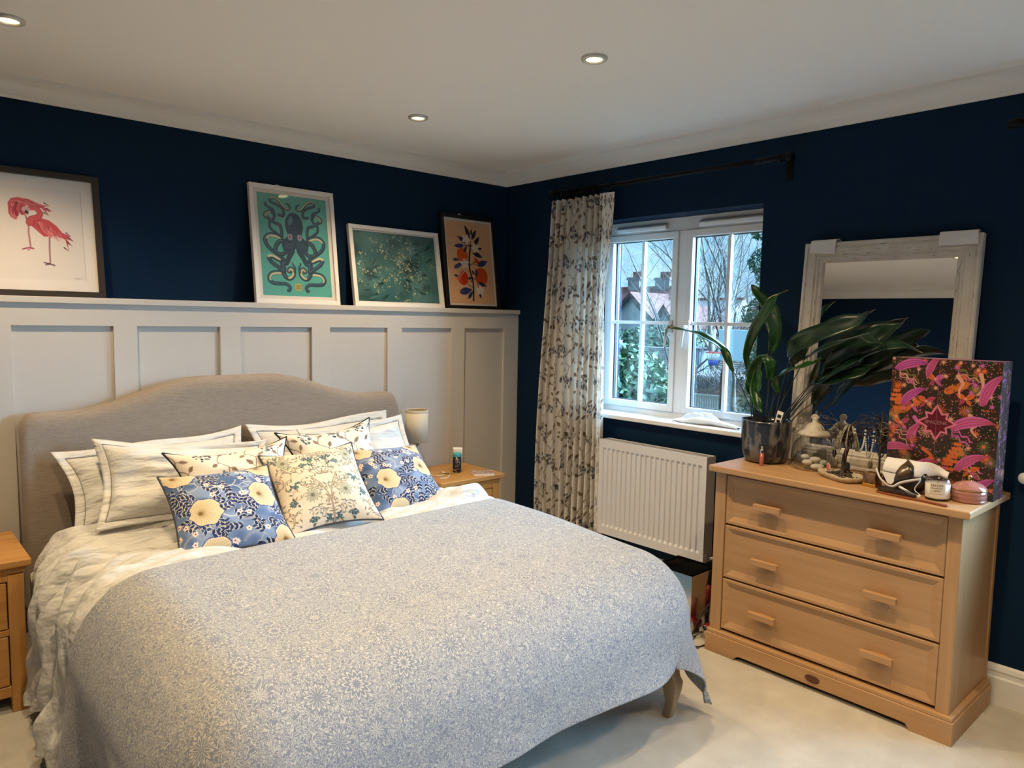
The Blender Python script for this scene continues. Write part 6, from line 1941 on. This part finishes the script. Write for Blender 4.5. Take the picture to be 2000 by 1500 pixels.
M['chim'] = mat('grey_chimney_brick', (0.16, 0.145, 0.145), 0.9, col2=(0.21, 0.19, 0.19), scale=8)
M['brick'] = mat('orange_brick', (0.45, 0.17, 0.09), 0.9, col2=(0.52, 0.23, 0.13), scale=8)
M['timber'] = mat('dark_timber', (0.035, 0.03, 0.03), 0.8)
M['fence'] = mat('weathered_fence', (0.20, 0.19, 0.18), 0.9, col2=(0.30, 0.28, 0.26), scale=5)
M['fence_pale'] = mat('pale_picket', (0.33, 0.32, 0.29), 0.9)
M['far_glass'] = mat('dark_window_glass', (0.05, 0.06, 0.07), 0.1, spec=.6)

def leaf_cloud(name, mat_, parent, blobs, n, size, seed, aspect=.42):
    r = np.random.RandomState(seed)
    k = r.randint(0, len(blobs), n)
    B = np.array(blobs)[k]
    d = r.normal(size=(n, 3)); d /= np.linalg.norm(d, axis=1)[:, None]
    rad = r.uniform(.72, 1.05, n)[:, None]
    c_ = B[:, :3] + d * B[:, 3:6] * rad
    up = d * .6 + r.normal(size=(n, 3)) * .6; up[:, 2] += .35
    t = np.cross(up, r.normal(size=(n, 3))); t /= np.linalg.norm(t, axis=1)[:, None]
    s = np.cross(up, t); s /= np.linalg.norm(s, axis=1)[:, None]
    L_ = size * r.uniform(.7, 1.3, n)[:, None]
    u = up / np.linalg.norm(up, axis=1)[:, None]
    V = np.stack([c_ - t * L_ * .5, c_ + s * L_ * aspect * .5 + u * L_ * .08, c_ + t * L_ * .5, c_ - s * L_ * aspect * .5 + u * L_ * .08], 1).reshape(-1, 3)
    off = ORIGIN.get(parent, Vector((0, 0, 0)))
    V = V - np.array(off)
    me = bpy.data.meshes.new(name)
    me.vertices.add(len(V)); me.vertices.foreach_set('co', V.astype(np.float32).ravel())
    me.loops.add(len(V)); me.loops.foreach_set('vertex_index', np.arange(len(V), dtype=np.int32))
    me.polygons.add(n); me.polygons.foreach_set('loop_start', np.arange(0, 4 * n, 4, dtype=np.int32))
    me.update(calc_edges=True); me.validate()
    o = link(name, me, mat_, parent); o['kind'] = 'stuff'
    return o

# laurel shrub just outside
t = thing('laurel_shrub', 'large glossy green laurel shrub outside the window', 'shrub', (7.0, 4.6, GZ))
blobs = [(7.0, 5.15, .10, .9, .8, 1.10), (7.0, 4.45, -.05, .8, .7, 1.05), (7.1, 3.98, -.45, .75, .55, .95), (7.2, 4.3, -1.5, 1.2, 1.2, .95), (7.3, 6.0, -.4, 1.2, 1.2, 1.5)]
leaf_cloud('foliage', M['laurel'], t, blobs, 15000, .17, 5)
st_ = MB()
for k in range(5): st_.tube([(7.1 + .1 * k, 4.6 + .1 * k, GZ), (7.0 + .1 * k, 4.1 + .4 * k, -1.2), (7.0 + .1 * k, 4.0 + .5 * k, -.4)], [.05, .035, .012], 6)
st_.build('stem', M['twig'], t)

def bare_tree(label, base, H, seed, droop, spread, mat_, levels=4, lean=(0, 0), r0=.14):
    t = thing('bare_tree', label, 'tree', base, group='leafless trees beyond the garden')
    r = random.Random(seed)
    tr, tw = MB(), MB()
    def grow(p, d, L, rad, lev):
        n = 4; P = [p]; R = [rad]
        for i in range(n):
            d = (d + Vector((r.gauss(0, .13), r.gauss(0, .13), r.gauss(.02, .09)))).normalized()
            if lev <= 1: d = (d + Vector((0, 0, -droop * .35))).normalized()
            p = p + d * (L / n); P.append(p); R.append(rad * (1 - .55 * (i + 1) / n))
        (tr if lev >= levels - 1 else tw).tube(P, R, 5 if lev >= levels - 1 else 3, cap=False)
        if lev == 0: return
        k = {levels: 6, levels - 1: 5}.get(lev, 5)
        for j in range(k):
            q = (j + 1.2) / (k + .2); q = min(q, 1)
            i = min(int(q * n), n - 1); s0 = P[i].lerp(P[i + 1], q * n - i)
            a = r.uniform(0, 6.28)
            side = Vector((math.cos(a), math.sin(a), 0))
            nd = (d * (1 - spread) + side * spread + Vector((0, 0, .25 if lev > 1 else -.1 - droop * .5))).normalized()
            grow(s0, nd, L * r.uniform(.5, .72), R[i + 1] * .62, lev - 1)
    grow(Vector(base), Vector((lean[0], lean[1], 1)).normalized(), H * .5, r0, levels)
    tr.build('trunk', mat_, t, recalc=False)
    o = tw.build('twigs', M['twig'], t, recalc=False); o['kind'] = 'stuff'
    return t
bare_tree('drooping leafless birch tree behind the laurel shrub', (20, 12.7, GZ), 12, 3, .8, .5, M['twig'], r0=.10)
bare_tree('tall leafless tree with fanning branches behind the basketball hoop', (25.4, 14.4, GZ), 14.5, 9, .0, .46, M['bark_pale'], r0=.14)
bare_tree('leafless tree with a pale trunk beside the conifer', (20, 10.1, GZ), 12.5, 21, .0, .42, M['bark_pale'], r0=.14)
bare_tree('low tangled leafless tree in front of the brown roof', (35.4, 21.6, GZ), 9.5, 33, .1, .6, M['bark_pale'], r0=.10)

t = thing('conifer_tree', 'dark green conifer at the edge of the garden view', 'tree', (18.4, 8.0, GZ))
blobs = [(18.4, 7.95, z, .75 * (1.3 - (z + 1) / 9), .75 * (1.3 - (z + 1) / 9), .9) for z in np.linspace(-1.2, 6.5, 12)]
blobs += [(18.3 + .4 * math.sin(k * 2.4), 8.0 + .45 * math.cos(k * 2.4), -1 + k * .55, .45, .45, .45) for k in range(13)]
leaf_cloud('foliage', M['conifer'], t, blobs, 9000, .20, 8, .3)
MB().tube([(18.4, 7.95, GZ), (18.4, 7.95, 6.5)], [.14, .03], 8).build('trunk', M['bark_pale'], t)
t = thing('evergreen_hedge', 'dense dark evergreen hedge behind the laurel', 'hedge', (32, 23.5, GZ))
leaf_cloud('foliage', M['conifer'], t, [(32, 20.6 + 1.9 * k, -.8 + .3 * math.sin(k * 3), 1.5, 1.5, 1.9) for k in range(5)], 9000, .30, 18, .5)

t = thing('boundary_hedge', 'long dark evergreen hedge closing off the lawn', 'hedge', (26, -7, GZ))
leaf_cloud('foliage', M['conifer'], t, [(26 + .6 * math.sin(k * 2.1), -24 + 2.1 * k, -1.0 + .35 * math.sin(k * 1.7), 1.5, 1.7, 1.9) for k in range(15)], 16000, .34, 28, .5)

def house(name, label, x, y0, y1, zr, eave, depth, wall_m, roof_m, gables=(), chim=(), brick_chim='chim'):
    t = thing(name, label, 'house', (x, (y0 + y1) / 2, GZ), group='houses beyond the gardens')
    MB().box((x, y0, GZ), (x + depth, y1, eave + .05)).build('wall', wall_m, t)
    rf = MB().prism([(x - .4, eave), (x + depth / 2, zr), (x + depth + .4, eave)], 1, y0 - .3, y1 + .3).build('roof', roof_m, t)
    MB().box((x + depth / 2 - .15, y0 - .3, zr - .08), (x + depth / 2 + .15, y1 + .3, zr + .10)).build('ridge_tile', M['ridge'], rf)
    for (gy, gw, gz, ge, gm) in gables:
        w_ = MB().prism([(gy - gw, GZ), (gy + gw, GZ), (gy + gw, ge), (gy, gz), (gy - gw, ge)], 0, x - 1.0, x + depth / 2).build('gable_wall', gm, t)
        sl = (gz - ge) / gw
        k = MB()
        for sg in (-1, 1):
            k.prism([(gy, gz), (gy, gz + .22), (gy + sg * (gw + .35), ge + .22 - sl * .35), (gy + sg * (gw + .35), ge - sl * .35)], 0, x - 1.25, x + depth / 2)
        k.build('gable_roof', roof_m, t)
        v = MB()
        for sg in (-1, 1):
            v.prism([(gy, gz - .22), (gy, gz + .05), (gy + sg * (gw + .3), ge + .05 - sl * .3), (gy + sg * (gw + .3), ge - .22 - sl * .3)], 0, x - 1.32, x - 1.24)
        v.build('barge_board', M['timber'], t)
        wn = MB().box((x - 1.03, gy - .5, ge - 1.4), (x - .98, gy + .5, ge - .3)).build('window', M['fence_pale'], t)
        for a in (-.45, .03): MB().box((x - 1.05, gy + a, ge - 1.35), (x - 1.02, gy + a + .42, ge - .35)).build('pane', M['far_glass'], wn)
    for (cy, cz, cw, npot) in chim:
        cx = x + depth / 2 + .2
        c_ = MB(); c_.box((cx - .45, cy - cw, zr - 1.2), (cx + .45, cy + cw, cz)); c_.box((cx - .53, cy - cw - .08, cz - .22), (cx + .53, cy + cw + .08, cz - .04))
        co = c_.build('chimney', M[brick_chim], t)
        for k in range(npot):
            py = cy - cw * .75 + (k + .5) * cw * 1.5 / npot
            MB().lathe([(.14, 0), (.12, .38), (.15, .40), (.15, .46), (0, .46)], (cx, py, cz - .02), 10).build('chimney_pot', M['ridge'], co)
    return t
# x is the distance away from the window wall
house('house', 'red tiled house with pale gable and two grey chimneys beyond the laurel', 38, 28.3, 40, 4.02, 1.0, 8, M['render'], M['tile_red'],
      gables=((28.6, 2.2, 3.27, 1.25, M['render']), (25.75, .75, 2.40, 1.45, M['render'])), chim=((32.3, 4.85, .55, 3), (29.6, 4.75, .65, 4)))
house('house', 'house with a long grey-brown roof behind the bare trees', 47, 28.5, 38, 3.45, .6, 8, M['render'], M['tile_grey'])
house('house', 'red roofed house with orange brick chimney beside the conifer', 46, 18.5, 26.2, 3.0, .4, 8, M['brick'], M['tile_red'], chim=((24.9, 3.65, .5, 4),), brick_chim='brick')
a_ = MB(); a_.tube([(42.2, 31.9, 4.0), (42.2, 31.9, 5.9)], .03, 5)
for k in range(5): a_.tube([(42.2 - .1, 31.5 + .03 * k, 5.2 + .16 * k), (42.2 + .1, 32.3 - .03 * k, 5.2 + .16 * k)], .02, 4)
solo('roof_aerial', a_, M['timber'], 'thin television aerial on the red roof beside the grey chimney', 'aerial')
# low outbuilding with tiled roof, shed, fence and hedge
t = thing('outbuilding', 'long low outbuilding with a grey tiled roof across the garden', 'outbuilding', (28, 16, GZ))
MB().box((27.2, 11.5, GZ), (30, 20.6, -.85)).build('wall', M['brick'], t)
MB().prism([(26.8, -.82), (28.6, .12), (30.4, -.82)], 1, 11.2, 21).build('roof', M['tile_grey'], t)
cs = MB()
for k in range(11):
    f_ = k / 11
    cs.box((26.8 + 1.8 * f_ - .03, 11.2, -.82 + .94 * f_), (26.8 + 1.8 * f_ + .08, 21, -.77 + .94 * f_))
c__ = cs.build('tile_course', M['fence'], t); c__['kind'] = 'stuff'
t = thing('garden_shed', 'small grey-blue garden shed beside the basketball hoop', 'shed', (25.4, 15.35, GZ))
M['shed'] = mat('blue_grey_boards', (0.16, 0.20, 0.24), 0.8)
for k in range(6): MB().box((24.9, 14.95 + k * .15, GZ), (25.8, 14.95 + k * .15 + .14, .24)).build('board', M['shed'], t)
MB().prism([(14.85, .22), (14.85, .28), (15.95, .36), (15.95, .30)], 0, 24.8, 25.9).build('roof', M['timber'], t)
# bare grey hedge and picket fence in front of it
t = thing('bare_hedge', 'tall leafless grey hedge along the end of the garden', 'hedge', (23.2, 12.5, GZ))
r = np.random.RandomState(4)
hb = MB(); rr = random.Random(5)
for k in range(2600):
    y = rr.uniform(9.2, 15.6); x = 23.2 + rr.uniform(-.35, .35); z = rr.uniform(GZ, -.75)
    p = Vector((x, y, z)); d = Vector((rr.gauss(0, .3), rr.gauss(0, .5), rr.gauss(.6, .4))) * rr.uniform(.25, .6)
    hb.tube([p, p + d], .016, 3, cap=False)
M['hedge_twig'] = mat('grey_hedge_twig', (0.30, 0.27, 0.27), 0.9)
h_ = hb.build('twigs', M['hedge_twig'], t, recalc=False); h_['kind'] = 'stuff'
MB().box((23.1, 9.2, GZ), (23.3, 15.6, -.75)).build('inner_stems', M['fence'], t)
t = thing('picket_fence', 'pale wooden picket fence in front of the bare hedge', 'fence', (21.6, 11.2, GZ))
pk = MB().box((0, 0, 0), (.02, .075, 1.02)).mesh('picket'); pk.materials.append(M['fence_pale'])
for k in range(40):
    o = link('picket', pk, None, t); o.location = (0, -2.2 + k * .11, .03 * math.sin(k * 9) - .0)
MB().box((21.63, 9.0, GZ + .5), (21.67, 13.4, GZ + .58)).build('rail', M['fence_pale'], t)
MB().box((21.63, 9.0, GZ + 1.0), (21.67, 13.4, GZ + 1.08)).build('rail', M['fence_pale'], t)
for y in (9.0, 11.2, 13.3): MB().box((21.63, y, GZ), (21.71, y + .08, GZ + 1.15)).build('post', M['fence_pale'], t)
# basketball hoop
t = thing('basketball_hoop', 'basketball hoop with a pale blue backboard and red rim in the garden', 'basketball hoop', (17.1, 9.0, GZ))
M['backboard'] = mat('pale_blue_backboard', (0.50, 0.62, 0.70), 0.4)
M['rim'] = mat('red_hoop_rim', (0.55, 0.06, 0.04), 0.5)
M['net_white'] = mat('white_net_cord', (0.72, 0.72, 0.74), 0.8)
M['net_blue'] = mat('blue_net_cord', (0.06, 0.10, 0.45), 0.8)
hx, hy, hz_ = 16.7, 9.02, .53
bbm = Matrix.Translation((17.0, 8.50, .84)) @ Matrix.Rotation(math.radians(20), 4, 'Z')
MB().box((-.02, -.46, -.55), (.02, .46, .42)).xf(bbm).build('backboard', M['backboard'], t, .01)
MB().tube([(17.3, 9.05, GZ + .05), (17.3, 9.05, -.2), (17.3, 8.95, .30)], .05, 10).build('pole', M['timber'], t)
MB().tube([(17.3, 8.05, .05), (17.05, 8.50, .80)], .045, 8).build('support_arm', M['timber'], t)
P = [(hx + .225 * math.cos(a), hy + .225 * math.sin(a), hz_) for a in np.linspace(0, 2 * PI, 29)]
rm = MB().tube(P, .018, 8, cap=False).tube([(hx + .1, hy - .2, hz_), (17.0, 8.60, hz_)], .03, 8).build('rim', M['rim'], t)
for nm, z0, z1, r0, r1, m_ in (('net', 0, .24, .22, .15, 'net_white'), ('net', .24, .40, .15, .12, 'net_blue')):
    w_ = MB()
    for k in range(14):
        a = 2 * PI * k / 14
        for sg in (-1, 1):
            w_.tube([(hx + r0 * math.cos(a), hy + r0 * math.sin(a), hz_ - z0), (hx + r1 * math.cos(a + sg * .4), hy + r1 * math.sin(a + sg * .4), hz_ - z1)], .011, 4)
    w_.build(nm, M[m_], rm)
MB().box((16.8, 8.6, GZ), (17.8, 9.5, GZ + .2)).build('base', M['timber'], t, .03)
